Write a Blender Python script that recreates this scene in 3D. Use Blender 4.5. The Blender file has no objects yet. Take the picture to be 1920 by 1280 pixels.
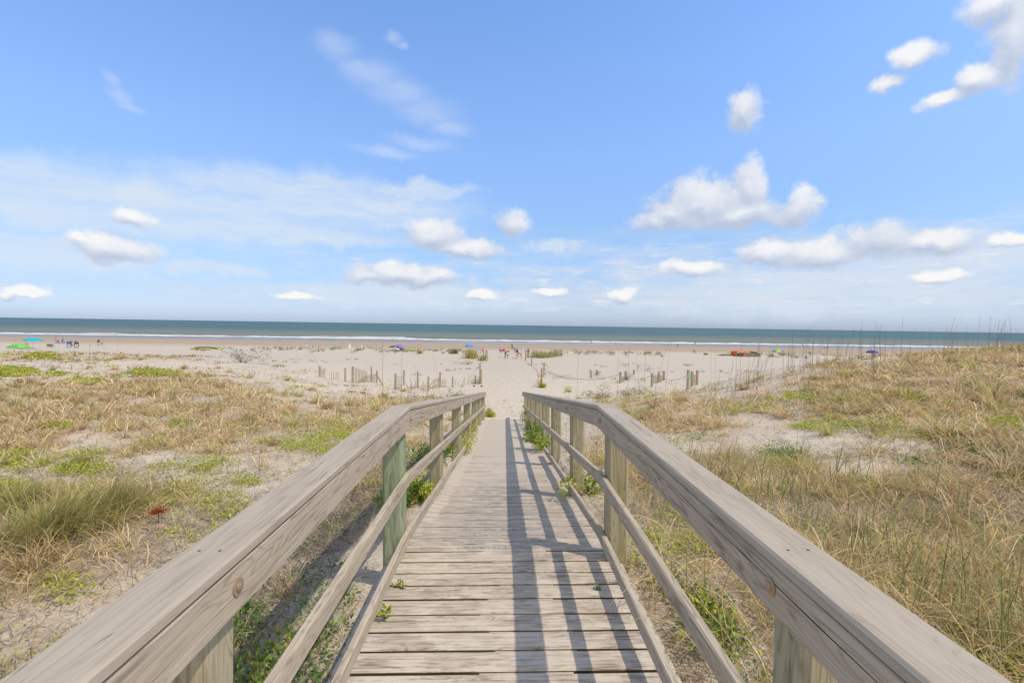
import bpy, math, random
import numpy as np
from mathutils import Vector, Matrix

random.seed(7)
RNG = np.random.default_rng(11)
R = math.radians
scene = bpy.context.scene
COL = scene.collection

# ------------------------------------------------------------------ camera
ZC = 6.0                      # eye height above datum
ROLL, YAW, PITCH = R(0.87), R(0.946), R(1.98)
F = 890.0 / 1920.0            # focal length / frame width
cam_d = bpy.data.cameras.new('camera')
cam_d.sensor_width = 36.0
cam_d.lens = 36.0 * F
cam_d.clip_start = 0.05
cam_d.clip_end = 100000.0
cam = bpy.data.objects.new('camera', cam_d)
COL.objects.link(cam)
CM = Matrix.Rotation(-ROLL, 4, 'Y') @ Matrix.Rotation(-YAW, 4, 'Z') @ Matrix.Rotation(math.pi / 2 - PITCH, 4, 'X')
cam.matrix_world = Matrix.Translation((0, 0, ZC)) @ CM
scene.camera = cam
CR = np.array(CM.to_3x3())

def ray(px, py):
    """direction from the viewpoint for a spot given in 1920x1280 photo units"""
    d = CR @ np.array([(px - 960) / 890.0, -(py - 640) / 890.0, -1.0])
    return d

def project(P):
    q = (np.asarray(P) - np.array([0, 0, ZC])) @ CR
    w = np.maximum(-q[..., 2], 1e-3)
    return 960 + 890 * q[..., 0] / w, 640 - 890 * q[..., 1] / w, -q[..., 2]

# ------------------------------------------------------------------ light and exposure
SUN_DIR = Vector((0.56, -0.33, 1.0)).normalized()
SUN_EL = math.asin(SUN_DIR.z)
SUN_ROT = math.atan2(SUN_DIR.x, SUN_DIR.y)
sun_d = bpy.data.lights.new('sun', 'SUN')
sun_d.energy = 2.95
sun_d.angle = R(0.55)
sun_d.color = (1.0, 0.89, 0.73)
sun = bpy.data.objects.new('sun', sun_d)
COL.objects.link(sun)
sun.rotation_euler = SUN_DIR.to_track_quat('Z', 'Y').to_euler()
sun.location = (20, -10, 40)

scene.view_settings.view_transform = 'Standard'
scene.view_settings.look = 'None'
scene.view_settings.gamma = 1.0
scene.view_settings.exposure = 0.0
scene.view_settings.use_curve_mapping = False
scene.cycles.max_bounces = 5
scene.cycles.diffuse_bounces = 3
scene.cycles.glossy_bounces = 2
scene.cycles.transmission_bounces = 3
scene.cycles.transparent_max_bounces = 4
scene.cycles.use_denoising = True

class NT:
    """small helper for writing node trees"""
    def __init__(s, tree):
        s.t = tree; s.n = tree.nodes; s.l = tree.links
        s.n.clear()
    def add(s, kind, **kw):
        nd = s.n.new(kind)
        for k, v in kw.items():
            setattr(nd, k, v)
        return nd
    def put(s, sock, v):
        if v is None: return
        if isinstance(v, bpy.types.NodeSocket): s.l.new(v, sock)
        elif isinstance(v, bpy.types.Node): s.l.new(v.outputs[0], sock)
        else:
            if hasattr(sock.default_value, '__len__') and not hasattr(v, '__len__'):
                v = (v,) * len(sock.default_value)
            if hasattr(v, '__len__') and hasattr(sock.default_value, '__len__') and len(sock.default_value) == 4 and len(v) == 3:
                v = tuple(v) + (1.0,)
            sock.default_value = v
    def math(s, op, a, b=None, c=None, clamp=False):
        nd = s.add('ShaderNodeMath', operation=op); nd.use_clamp = clamp
        s.put(nd.inputs[0], a); s.put(nd.inputs[1], b)
        if c is not None: s.put(nd.inputs[2], c)
        return nd.outputs[0]
    def vec(s, op, a, b=None, c=None):
        nd = s.add('ShaderNodeVectorMath', operation=op)
        s.put(nd.inputs[0], a); s.put(nd.inputs[1], b)
        if c is not None: s.put(nd.inputs[2], c)
        return nd.outputs['Value'] if op in ('LENGTH', 'DOT_PRODUCT', 'DISTANCE') else nd.outputs[0]
    def noise(s, vec, scale=1.0, detail=3.0, rough=0.55, dist=0.0, dims='3D', lac=2.0):
        nd = s.add('ShaderNodeTexNoise', noise_dimensions=dims)
        s.put(nd.inputs['Vector'], vec); s.put(nd.inputs['Scale'], scale)
        s.put(nd.inputs['Detail'], detail); s.put(nd.inputs['Roughness'], rough)
        s.put(nd.inputs['Distortion'], dist); s.put(nd.inputs['Lacunarity'], lac)
        return nd.outputs[0]
    def rng(s, v, a, b, c=0.0, d=1.0, smooth=False):
        nd = s.add('ShaderNodeMapRange'); nd.clamp = True
        if smooth: nd.interpolation_type = 'SMOOTHSTEP'
        s.put(nd.inputs[0], v); s.put(nd.inputs[1], a); s.put(nd.inputs[2], b)
        s.put(nd.inputs[3], c); s.put(nd.inputs[4], d)
        return nd.outputs[0]
    def mix(s, f, a, b, blend='MIX'):
        nd = s.add('ShaderNodeMix', data_type='RGBA', blend_type=blend)
        nd.clamp_factor = True
        s.put(nd.inputs[0], f); s.put(nd.inputs[6], a); s.put(nd.inputs[7], b)
        return nd.outputs[2]
    def ramp(s, v, stops):
        nd = s.add('ShaderNodeValToRGB')
        e = nd.color_ramp.elements
        e[0].position, e[0].color = stops[0][0], tuple(stops[0][1]) + (1,)
        e[1].position, e[1].color = stops[-1][0], tuple(stops[-1][1]) + (1,)
        for p, c in stops[1:-1]:
            k = e.new(p); k.color = tuple(c) + (1,)
        s.put(nd.inputs[0], v)
        return nd.outputs[0]
    def comb(s, x, y, z):
        nd = s.add('ShaderNodeCombineXYZ')
        s.put(nd.inputs[0], x); s.put(nd.inputs[1], y); s.put(nd.inputs[2], z)
        return nd.outputs[0]
    def sep(s, v):
        nd = s.add('ShaderNodeSeparateXYZ'); s.put(nd.inputs[0], v)
        return nd.outputs

# ------------------------------------------------------------------ sky with clouds (world, by direction)
def px_azel(px, py):
    d = ray(px, py); d = d / np.linalg.norm(d)
    return math.atan2(d[0], d[1]), math.asin(d[2])

CUMULUS = [(1320, 382, 92, 42), (1407, 348, 30, 44), (1262, 398, 58, 28), (1222, 412, 34, 20), (1495, 392, 36, 34),
           (1385, 402, 95, 26), (1395, 208, 30, 32), (818, 440, 46, 26), (872, 464, 64, 18),
           (960, 420, 30, 26), (752, 514, 78, 22), (808, 518, 58, 16), (694, 520, 32, 16), (1428, 474, 56, 20),
           (1540, 474, 90, 24), (1655, 448, 74, 32), (1745, 448, 84, 22), (1302, 502, 52, 14), (1882, 448, 50, 14),
           (1768, 515, 50, 12), (1905, 70, 42, 88), (1868, 8, 54, 26), (1838, 148, 42, 26), (1770, 190, 50, 15),
           (1715, 104, 44, 22), (1662, 152, 30, 16), (208, 466, 82, 22), (146, 452, 28, 14), (244, 408, 36, 16),
           (40, 545, 40, 9), (8, 556, 20, 13), (556, 558, 34, 8), (905, 553, 24, 9), (1030, 545, 30, 9),
           (1170, 552, 26, 11)]
CIRRUS = [(40, 345, 230, 62), (150, 390, 220, 60), (330, 395, 320, 62), (590, 378, 280, 52), (60, 470, 220, 34), (480, 430, 300, 20), (400, 505, 90, 12),
          (790, 355, 110, 16), 
          (1500, 548, 520, 48), (1750, 500, 330, 55), (780, 555, 300, 22), (1045, 462, 40, 14)]

world = bpy.data.worlds.new('World')
scene.world = world
world.use_nodes = True
w = NT(world.node_tree)
tc = w.add('ShaderNodeTexCoord')
dirv = w.vec('NORMALIZE', tc.outputs['Generated'])
sky = w.add('ShaderNodeTexSky', sky_type='NISHITA')
sky.sun_disc = False
sky.sun_elevation = SUN_EL
sky.sun_rotation = SUN_ROT
sky.altitude = 0
sky.air_density = 1.0
sky.dust_density = 0.6
sky.ozone_density = 1.6
sx, sy, sz = w.sep(dirv)
az = w.math('ARCTAN2', sx, sy)
el = w.math('ARCSINE', sz)
p0 = w.comb(az, el, 0.0)
# ragged edges: push the lookup about with noise
wob = w.noise(w.vec('MULTIPLY', dirv, (1, 1, 1.6)), 9.0, 6, 0.6)
wnode = w.n[-1] if False else None
nz = w.add('ShaderNodeTexNoise'); w.put(nz.inputs['Vector'], dirv); nz.inputs['Scale'].default_value = 13; nz.inputs['Detail'].default_value = 7
nz.inputs['Roughness'].default_value = 0.62
off = w.vec('MULTIPLY_ADD', nz.outputs['Color'], (0.056, 0.044, 0.0), (-0.028, -0.022, 0.0))
p1 = w.vec('ADD', p0, off)
def field(p, blobs, grow=1.22):
    acc = None
    for (cx, cy, rx, ry) in blobs:
        a, e = px_azel(cx, cy); a2, _ = px_azel(cx + rx, cy); _, e2 = px_azel(cx, cy - ry)
        ra, re = abs(a2 - a) * grow, abs(e2 - e) * grow
        q = w.vec('MULTIPLY_ADD', p, (1 / ra, 1 / re, 0), (-a / ra, -e / re, 0))
        l = w.vec('LENGTH', q)
        acc = l if acc is None else w.math('SMOOTH_MIN', acc, l, 0.25)
    return w.math('SUBTRACT', 1.0, acc)
fC = field(p1, CUMULUS)
fC2 = field(w.vec('ADD', p1, (0.004, 0.018, 0)), CUMULUS)     # the same masses seen a little higher: which side is the lit top
billow = w.noise(dirv, 21.0, 8, 0.6)
dens = w.math('ADD', fC, w.math('MULTIPLY', w.math('SUBTRACT', billow, 0.5), 1.7))
mC = w.rng(dens, -0.25, 0.42, 0, 0.93, True)
lit = w.math('ADD', w.math('MULTIPLY', w.math('SUBTRACT', fC, fC2), 0.9), w.math('MULTIPLY', w.math('SUBTRACT', billow, 0.5), 1.3))
cl_col = w.ramp(w.rng(lit, -0.38, 0.80), [(0.0, (0.50, 0.57, 0.71)), (0.4, (0.66, 0.71, 0.82)), (0.7, (0.83, 0.85, 0.90)), (1.0, (0.97, 0.96, 0.95))])
fI = field(w.vec('ADD', p0, w.vec('MULTIPLY', off, (3.4, 1.6, 0))), CIRRUS)
streak = w.noise(w.vec('MULTIPLY', p1, (2.2, 14.0, 1)), 3.0, 5, 0.6)
mI = w.math('MULTIPLY', w.rng(fI, -0.15, 0.62, 0, 1, True), w.rng(streak, 0.26, 0.66, 0.40, 0.95))
# low bank of thin haze toward the horizon
skyc = w.vec('MULTIPLY', sky.outputs[0], (1.0, 1.0, 1.0))
base = w.mix(0.0, skyc, skyc)
K = 0.115
elr = w.rng(el, 0.0, 0.835)
tint = w.ramp(elr, [(0.0, (.345, .425, .69)), (0.015, (.343, .420, .67)), (0.066, (.35, .39, .54)), (0.212, (.474, .532, .616)), (0.40, (.644, .708, .824)), (0.57, (.684, .786, .924)), (0.71, (.648, .796, .952)), (1.0, (.78, .78, .76))])  # last stop, overhead and out of view, raised for extra fill light
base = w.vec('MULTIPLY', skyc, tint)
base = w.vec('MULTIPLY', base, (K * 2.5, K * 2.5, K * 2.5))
c1 = w.mix(w.math('MULTIPLY', mI, 0.95), base, (0.70, 0.79, 0.90))
bandn = w.noise(w.vec('MULTIPLY', dirv, (9, 9, 46)), 1.0, 6, 0.6)
bandw = w.math('MULTIPLY', w.rng(el, 0.012, 0.05, 0, 1, True), w.rng(el, 0.10, 0.22, 1, 0, True))
bandw = w.math('MULTIPLY', bandw, w.rng(az, -0.5, 0.35, 0.25, 1.0))
c1 = w.mix(w.math('MULTIPLY', bandw, w.rng(bandn, 0.38, 0.64, 0.0, 0.78)), c1, (0.71, 0.76, 0.86))
bandp = w.noise(w.vec('MULTIPLY', dirv, (22, 22, 80)), 1.0, 5, 0.6)
c1 = w.mix(w.math('MULTIPLY', bandw, w.rng(w.math('ADD', w.math('MULTIPLY', bandp, 0.7), w.math('MULTIPLY', bandn, 0.4)), 0.60, 0.72, 0.0, 0.6)), c1, (0.86, 0.88, 0.92))
WISP = [(735, 68, 15, 11), (752, 84, 12, 7), (214, 152, 16, 12), (232, 180, 24, 15), (250, 196, 30, 9), (630, 85, 45, 26), (690, 135, 55, 30), (745, 172, 60, 28), (800, 208, 62, 26), (842, 238, 40, 18), (790, 268, 60, 13), (725, 288, 60, 10)]
fW = field(w.vec('ADD', p0, w.vec('MULTIPLY', off, (1.2, 1.0, 0))), WISP, 1.55)
c1 = w.mix(w.math('MULTIPLY', w.rng(fW, 0.0, 0.9, 0, 1, True), w.rng(streak, 0.2, 0.7, 0.15, 0.42)), c1, (0.72, 0.80, 0.93))
c2 = w.mix(mC, c1, cl_col)
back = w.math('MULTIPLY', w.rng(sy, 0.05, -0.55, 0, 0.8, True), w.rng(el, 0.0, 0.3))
c2 = w.mix(back, c2, (0.76, 0.73, 0.69))   # unseen pale area of sky, added behind the viewer as fill light
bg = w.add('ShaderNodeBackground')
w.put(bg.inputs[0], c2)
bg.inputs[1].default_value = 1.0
wo = w.add('ShaderNodeOutputWorld')
w.l.new(bg.outputs[0], wo.inputs[0])
world.cycles.sampling_method = 'MANUAL'
world.cycles.sample_map_resolution = 256

# ------------------------------------------------------------------ noise in numpy
def _hash(ix, iy, seed):
    h = (ix.astype(np.int64) * 374761393 + iy.astype(np.int64) * 668265263 + seed * 974711) & 0x7fffffff
    h = ((h ^ (h >> 13)) * 1274126177) & 0x7fffffff
    return ((h ^ (h >> 16)) & 0xffff) / 65535.0
def vnoise(x, y, seed=0):
    x = np.asarray(x, float); y = np.asarray(y, float)
    ix = np.floor(x); iy = np.floor(y); fx = x - ix; fy = y - iy
    fx = fx * fx * (3 - 2 * fx); fy = fy * fy * (3 - 2 * fy)
    a = _hash(ix, iy, seed); b = _hash(ix + 1, iy, seed); c = _hash(ix, iy + 1, seed); d = _hash(ix + 1, iy + 1, seed)
    return (a * (1 - fx) + b * fx) * (1 - fy) + (c * (1 - fx) + d * fx) * fy
def fbm(x, y, seed=0, octv=4, gain=0.5):
    s = 0; a = 1; t = 0
    for k in range(octv):
        s = s + a * (vnoise(x * 2 ** k + 17.3 * k, y * 2 ** k - 9.1 * k, seed + k) - 0.5); t += a; a *= gain
    return s / t * 2

# ------------------------------------------------------------------ terrain: drop below the eye
GX = np.array([-120, -60, -40, -25, -15, -9, -5, -3, -1.8, -0.95, 0, 0.95, 1.8, 3, 5, 7.7, 10, 15, 20, 28, 45, 120.0])
GROWS = [
 (-25, [2.6,2.5,2.4,2.3,2.2,2.1,2.1,2.1,2.1,2.05,2.1,1.9,1.8,1.7,1.5,1.4,1.2,1.0,.9,.8,.8,.8]),
 (0,   [2.6,2.5,2.4,2.3,2.2,2.15,2.1,2.1,2.1,1.95,2.0,1.80,1.75,1.72,1.6,1.45,1.3,1.1,.9,.8,.8,.8]),
 (3,   [2.6,2.6,2.5,2.4,2.3,2.2,2.15,2.12,2.08,1.80,1.9,1.60,1.68,1.75,1.65,1.5,1.3,1.1,.9,.8,.8,.8]),
 (5.5, [2.6,2.6,2.5,2.4,2.3,2.2,2.15,2.13,2.08,1.90,2.0,1.74,1.76,1.80,1.7,1.5,1.3,1.05,.85,.7,.6,.6]),
 (7.5, [2.6,2.6,2.5,2.4,2.3,2.25,2.2,2.2,2.15,2.10,2.18,1.98,1.90,1.86,1.75,1.5,1.3,1.0,.8,.6,.5,.5]),
 (10,  [2.7,2.6,2.5,2.4,2.3,2.2,2.22,2.3,2.42,2.46,2.50,2.40,2.25,2.05,1.8,1.5,1.25,.9,.75,.55,.5,.5]),
 (13,  [2.7,2.6,2.5,2.4,2.3,2.25,2.35,2.6,2.80,2.86,2.90,2.80,2.6,2.3,2.0,1.7,1.25,.85,.7,.5,.45,.4]),
 (17,  [2.8,2.7,2.5,2.45,2.35,2.45,2.80,3.1,3.30,3.40,3.44,3.38,3.2,2.9,2.6,2.2,1.3,.80,.6,.4,.3,.3]),
 (22,  [2.8,2.7,2.6,2.5,2.5,2.9,3.40,3.65,3.76,3.80,3.80,3.80,3.78,3.7,3.5,3.3,2.8,2.1,1.6,1.2,1.0,1.0]),
 (28,  [2.9,2.9,2.8,2.7,3.0,3.65,4.0,4.06,4.08,4.08,4.08,4.08,4.08,4.08,4.05,4.0,3.95,3.6,3.2,2.9,2.7,2.6]),
 (35,  [3.0,3.0,3.0,2.95,3.5,4.15,4.32,4.3,4.3,4.3,4.3,4.3,4.3,4.28,4.25,4.25,4.25,4.2,4.1,4.0,3.9,3.8]),
 (45,  [3.1,3.1,3.15,3.6,4.35,4.5,4.5,4.5,4.5,4.5,4.5,4.5,4.5,4.5,4.5,4.5,4.5,4.5,4.45,4.4,4.4,4.4]),
 (60,  [4.5,4.6,4.6,4.6,4.75,4.8,4.8,4.8,4.8,4.8,4.8,4.8,4.8,4.8,4.8,4.8,4.8,4.8,4.8,4.8,4.8,4.8]),
 (72,  [4.95,4.95,4.95,4.95,4.92,4.9,4.9,4.95,4.98,4.98,4.98,4.98,4.98,4.95,4.9,4.9,4.9,4.9,4.9,4.9,4.9,4.9]),
 (79,  [5.1,5.1,4.8,4.75,4.7,4.7,4.75,4.95,5.02,5.04,5.04,5.04,5.02,4.9,4.75,4.7,4.7,4.7,4.7,4.7,4.7,4.7]),
 (85,  [5.15,5.1,4.55,4.50,4.48,4.48,4.6,4.95,5.08,5.1,5.1,5.1,5.08,4.9,4.6,4.52,4.5,4.5,4.5,4.5,4.5,4.5]),
 (92,  [5.2,5.2,5.1,5.1,5.1,5.1,5.15,5.2,5.2,5.2,5.2,5.2,5.2,5.2,5.15,5.1,5.1,5.1,5.1,5.1,5.1,5.1]),
 (100, [5.3]*22), (125, [5.58]*22), (148, [5.84]*22), (170, [6.2]*22), (210, [7.0]*22), (320, [9.0]*22)]
GY = np.array([r[0] for r in GROWS], float)
GD = np.array([r[1] for r in GROWS], float)
def _axis(v, nodes):
    k = np.clip(np.searchsorted(nodes, v, side='right') - 1, 0, len(nodes) - 2)
    t = np.clip((v - nodes[k]) / (nodes[k + 1] - nodes[k]), 0, 1)
    return k, t
def _bil(x, y):
    i, s = _axis(x, GX); j, t = _axis(y, GY)
    return (GD[j, i] * (1 - s) + GD[j, i + 1] * s) * (1 - t) + (GD[j + 1, i] * (1 - s) + GD[j + 1, i + 1] * s) * t
def sstep(a, b, v):
    t = np.clip((v - a) / (b - a), 0, 1); return t * t * (3 - 2 * t)
def ground_z(x, y):
    x = np.asarray(x, float); y = np.asarray(y, float)
    r = 0.12 + 0.035 * np.maximum(np.abs(y), np.abs(x) * 0.8)          # soften the control net
    d = (_bil(x, y) * 2 + _bil(x - r, y - r) + _bil(x + r, y - r) + _bil(x - r, y + r) + _bil(x + r, y + r)) / 6
    near = np.minimum(sstep(0.85, 2.2, np.abs(x)) + sstep(18, 22, y), 1)
    dune = 1 - sstep(46, 58, y)
    berm = sstep(74, 82, y) * (1 - sstep(88, 96, y)) * sstep(4, 9, np.abs(x))
    right = sstep(2, 6, x) * (1 - sstep(16, 24, y)); left = sstep(2, 6, -x) * (1 - sstep(22, 40, y))
    a = 0.10 * fbm(x * .35, y * .35, 3) + 0.05 * fbm(x * 1.3, y * 1.3, 5) + (0.16 * right + 0.13 * left) * fbm(x * .55, y * .55, 9)
    a = a + 0.22 * left * 0
    farleft = sstep(8, 20, -x) * sstep(18, 30, y) * (1 - sstep(46, 56, y))
    a = a + 0.30 * farleft * fbm(x * .22, y * .22, 21)
    trough = sstep(20, 26, y) * (1 - sstep(70, 80, y))
    a = a * (1 - 0.55 * trough * (1 - farleft))
    z = ZC - d + a * near * dune + berm * (0.16 * fbm(x * .3, y * .3, 31) + 0.08 * fbm(x * 1.1, y * 1.1, 33))
    z = z + 0.025 * fbm(x * .5, y * .5, 41, 3) * sstep(17, 22, y) * (1 - sstep(110, 140, y))
    return z
def gz(x, y): return float(ground_z(x, y))
def spot(px, py, far=170.0, near=0.8):
    """where the line of sight through a photo spot meets the terrain"""
    d = ray(px, py); d = d / d[1]
    ys = np.exp(np.linspace(math.log(near), math.log(far), 1400))
    below = ZC + d[2] * ys <= ground_z(d[0] * ys, ys)
    k = int(np.argmax(below)) if below.any() else len(ys) - 1
    y = ys[k]
    return np.array([d[0] * y, y, gz(d[0] * y, y)])
def at_depth(px, py, y):
    d = ray(px, py); d = d / d[1]
    return np.array([d[0] * y, y, ZC + d[2] * y])

# ------------------------------------------------------------------ plant cover maps (photo-wide coarse survey)
MY = [640, 655, 668, 682, 700, 720, 740, 760, 800, 840, 880, 920, 960, 1000, 1060, 1120, 1180, 1280, 1500]
DRY = ['0000000000000000000002599', '1111000000000000000012599', '6776521000000000000025899', '3344311000000000001369999', '2223432100000000002699999', '5556884211000000135899998', '9999996433210000245899999', '9999998578600036877688999', '9859888766640047763457788', '7525555433440056533345678', '3333333335530046654454667', '3555433345400006775667777', '6886342224000045676678877', '7876552223000045667788887', '7765542220000045677788888', '6555432220000045646778888', '4444432200000045635677888', '4444442200000045634567888', '4444442200000045634567888']
GRN = ['0000000000000000000000011', '0000000000000000000000111', '1310000000000000000000111', '2111000000000000000001112', '3111110100000000000101222', '1111111200000000001122222', '1110101120000011123432222', '2111112120001134234333233', '2322333343300023544342334', '4442433454200122344433334', '3344333343300012334444344', '4333333343000003345555444', '3332356770000056655655555', '2433356770000056656655565', '3433356770000056655666666', '2333356770000056644566666', '3333456770000056644566666', '3333456770000056634556666', '3333456770000056634556666']
def _mk(rows): return np.array([[int(c) for c in r] for r in rows], float) / 9
DRYM, GRNM = _mk(DRY), _mk(GRN)
MYA = np.array(MY, float)
def mapval(M, px, py):
    i = np.clip(px / 80.0, 0, 23.999); ii = i.astype(int); s = i - ii
    j, t = _axis(py, MYA)
    return (M[j, ii] * (1 - s) + M[j, ii + 1] * s) * (1 - t) + (M[j + 1, ii] * (1 - s) + M[j + 1, ii + 1] * s) * t
PATCH = [(150, 882, 50, 15), (18, 915, 46, 10), (36, 852, 34, 9), (20, 868, 30, 8), (118, 1102, 62, 28), (338, 1008, 40, 15), (372, 880, 34, 11),
         (412, 870, 30, 9), (625, 818, 44, 15), (600, 838, 38, 16), (556, 836, 30, 10), (285, 832, 30, 8), (110, 800, 26, 8), (20, 698, 42, 9),
         (80, 668, 34, 6), (1468, 862, 40, 20), (1660, 795, 40, 12), (1500, 746, 32, 8), (1895, 795, 50, 18), (1622, 748, 36, 8), (1702, 748, 46, 10),
         (1530, 800, 40, 12), (1195, 775, 32, 8), (1545, 755, 30, 6), (300, 945, 30, 10), (210, 985, 40, 10), (1852, 848, 44, 18), (1590, 800, 36, 10), (105, 702, 16, 4),
         (165, 716, 40, 4), (290, 700, 50, 6), (480, 985, 24, 10), (60, 1065, 30, 12), (455, 905, 30, 10), (500, 830, 26, 7), (340, 795, 30, 7), (1450, 1010, 55, 16), (1560, 1065, 70, 20), (1690, 1112, 75, 22), (1810, 1190, 60, 24), (1250, 1110, 26, 18), (1310, 1150, 26, 14), (1860, 1010, 40, 14)]
PP = np.array(PATCH, float)
BARE = [(1500, 825, 140, 34), (1610, 880, 110, 26), (1430, 905, 70, 18), (1250, 830, 60, 18), (1700, 835, 80, 16), (1400, 790, 70, 10), (60, 685, 100, 9), (260, 684, 160, 8), (600, 722, 90, 9), (110, 905, 120, 14), (430, 910, 120, 14), (300, 860, 60, 8), (560, 870, 60, 10), (1870, 935, 50, 14), (250, 1170, 130, 40)]
def patchval(px, py):
    v = np.zeros_like(px)
    for a, b, c, d in PATCH:
        v = np.maximum(v, 1.15 - np.sqrt(((px - a) / c) ** 2 + ((py - b) / d) ** 2))
    return np.clip(v * 1.6, 0, 1)

def in_view(x, y, z, m=120):
    px, py, dep = project(np.stack([x, y, z], -1))
    return px, py, (dep > 0.25) & (px > -m * 3) & (px < 1920 + m * 3) & (py < 1280 + m * 5)

def cover(x, y, z):
    px, py, _ = project(np.stack([x, y, z], -1))
    pxc = np.clip(px, 0, 1919.9); pyc = np.clip(py, 640, 1499)
    far = sstep(46, 56, y)
    dry = mapval(DRYM, pxc, pyc) * (1 - far)
    grn = mapval(GRNM, pxc, pyc) * (1 - far)
    bare = np.zeros_like(px)
    for a, b, c, d in BARE:
        bare = np.maximum(bare, 1.2 - np.sqrt(((px - a) / c) ** 2 + ((py - b) / d) ** 2))
    bare = np.clip(bare * 1.5, 0, 1) * (1 - far)
    dry = dry * (1 - .66 * bare * (.55 + .9 * vnoise(x * 1.3, y * 1.3, 44))); grn = grn * (1 - .4 * bare)
    off_walk = np.where((np.abs(x) < 0.86) & (y < 17.6), 0, 1)
    return dry * off_walk, grn * off_walk, px, py

# ------------------------------------------------------------------ mesh helpers
def link(name, me, mat=None, parent=None):
    o = bpy.data.objects.new(name, me)
    COL.objects.link(o)
    if mat is not None and me is not None and hasattr(me, 'materials') and len(me.materials) == 0:
        for m in (mat if isinstance(mat, (list, tuple)) else [mat]): me.materials.append(m)
    if parent is not None: o.parent = parent
    return o
def tag(o, label=None, cat=None, group=None, kind=None):
    if label: o['label'] = label
    if cat: o['category'] = cat
    if group: o['group'] = group
    if kind: o['kind'] = kind
    return o
def empty(name, loc=(0, 0, 0), rz=0, label=None, cat=None, group=None):
    o = bpy.data.objects.new(name, None); COL.objects.link(o)
    o.empty_display_size = 0.2
    o.location = loc; o.rotation_euler = (0, 0, rz)
    return tag(o, label, cat, group)

def quad_mesh(name, V, Q, mat, parent=None, col=None, smooth=False, vec=None):
    me = bpy.data.meshes.new(name)
    V = np.ascontiguousarray(V, np.float32).reshape(-1, 3); Q = np.ascontiguousarray(Q, np.int32)
    k = Q.shape[1]
    me.vertices.add(len(V)); me.vertices.foreach_set('co', V.ravel())
    me.loops.add(Q.size); me.loops.foreach_set('vertex_index', Q.ravel())
    me.polygons.add(len(Q))
    me.polygons.foreach_set('loop_start', np.arange(0, Q.size, k, dtype=np.int32))
    me.polygons.foreach_set('loop_total', np.full(len(Q), k, np.int32))
    me.polygons.foreach_set('use_smooth', np.full(len(Q), bool(smooth)))
    if col is not None:
        a = me.attributes.new('tone', 'FLOAT_COLOR', 'POINT')
        c = np.ones((len(V), 4), np.float32); c[:, :3] = col
        a.data.foreach_set('color', c.ravel())
    if vec is not None:
        a = me.attributes.new('gc', 'FLOAT_VECTOR', 'POINT')
        a.data.foreach_set('vector', np.ascontiguousarray(vec, np.float32).ravel())
    me.update(calc_edges=True)
    return link(name, me, mat, parent)

class MB:
    """collects simple shapes into one mesh"""
    def __init__(s): s.v = []; s.f = []; s.m = []; s.cur = 0
    def _add(s, vs, fs):
        b = len(s.v); s.v += [tuple(map(float, p)) for p in vs]; s.f += [tuple(b + i for i in f) for f in fs]; s.m += [s.cur] * len(fs)
    def box(s, c, d, M=None, bev=0.0):
        cx, cy, cz = c; hx, hy, hz = d[0] / 2, d[1] / 2, d[2] / 2
        p = [(cx + a * hx, cy + b * hy, cz + e * hz) for a in (-1, 1) for b in (-1, 1) for e in (-1, 1)]
        if M is not None: p = [tuple(M @ Vector(q)) for q in p]
        s._add(p, [(0, 1, 3, 2), (4, 6, 7, 5), (0, 4, 5, 1), (2, 3, 7, 6), (0, 2, 6, 4), (1, 5, 7, 3)])
    def tube(s, pts, r, n=8, cap=True):
        pts = [Vector(p) for p in pts]
        rs = r if isinstance(r, (list, tuple)) else [r] * len(pts)
        vs = []
        for i, p in enumerate(pts):
            t = (pts[min(i + 1, len(pts) - 1)] - pts[max(i - 1, 0)]).normalized()
            a = Vector((0, 0, 1)) if abs(t.z) < 0.9 else Vector((1, 0, 0))
            u = t.cross(a).normalized(); v = t.cross(u)
            for k in range(n):
                an = 2 * math.pi * k / n
                vs.append(p + (u * math.cos(an) + v * math.sin(an)) * rs[i])
        fs = []
        for i in range(len(pts) - 1):
            for k in range(n):
                a = i * n + k; b = i * n + (k + 1) % n
                fs.append((a, b, b + n, a + n))
        if cap:
            fs.append(tuple(range(n - 1, -1, -1))); fs.append(tuple(range((len(pts) - 1) * n, len(pts) * n)))
        s._add(vs, fs)
    def grid(s, fn, nu, nv, closeu=False):
        vs = [fn(i / nu, j / nv) for j in range(nv + 1) for i in range(nu + (0 if closeu else 1))]
        W = nu if closeu else nu + 1
        fs = []
        for j in range(nv):
            for i in range(nu):
                a = j * W + i; b = j * W + (i + 1) % W
                fs.append((a, b, b + W, a + W))
        s._add(vs, fs)
    def ring(s, c, Rr, r, axis='Y', n=28, m=6):
        def fn(u, v):
            a = 2 * math.pi * u; b = 2 * math.pi * v
            q = ((Rr + r * math.cos(b)) * math.cos(a), r * math.sin(b), (Rr + r * math.cos(b)) * math.sin(a))
            return (c[0] + q[0], c[1] + q[1], c[2] + q[2])
        s.grid(fn, n, m, True)
    def ell(s, c, r, n=12, m=8):
        def fn(u, v):
            a = 2 * math.pi * u; b = math.pi * (v - .5) * 0.999
            return (c[0] + r[0] * math.cos(b) * math.cos(a), c[1] + r[1] * math.cos(b) * math.sin(a), c[2] + r[2] * math.sin(b))
        s.grid(fn, n, m, True)
    def build(s, name, mat, parent=None, smooth=True, loc=None):
        me = bpy.data.meshes.new(name); me.from_pydata(s.v, [], s.f)
        for m in (mat if isinstance(mat, (list, tuple)) else [mat]): me.materials.append(m)
        me.polygons.foreach_set('material_index', s.m)
        me.polygons.foreach_set('use_smooth', [bool(smooth)] * len(s.f))
        me.update()
        o = link(name, me, None, parent)
        if loc is not None: o.location = loc
        return o

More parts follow.
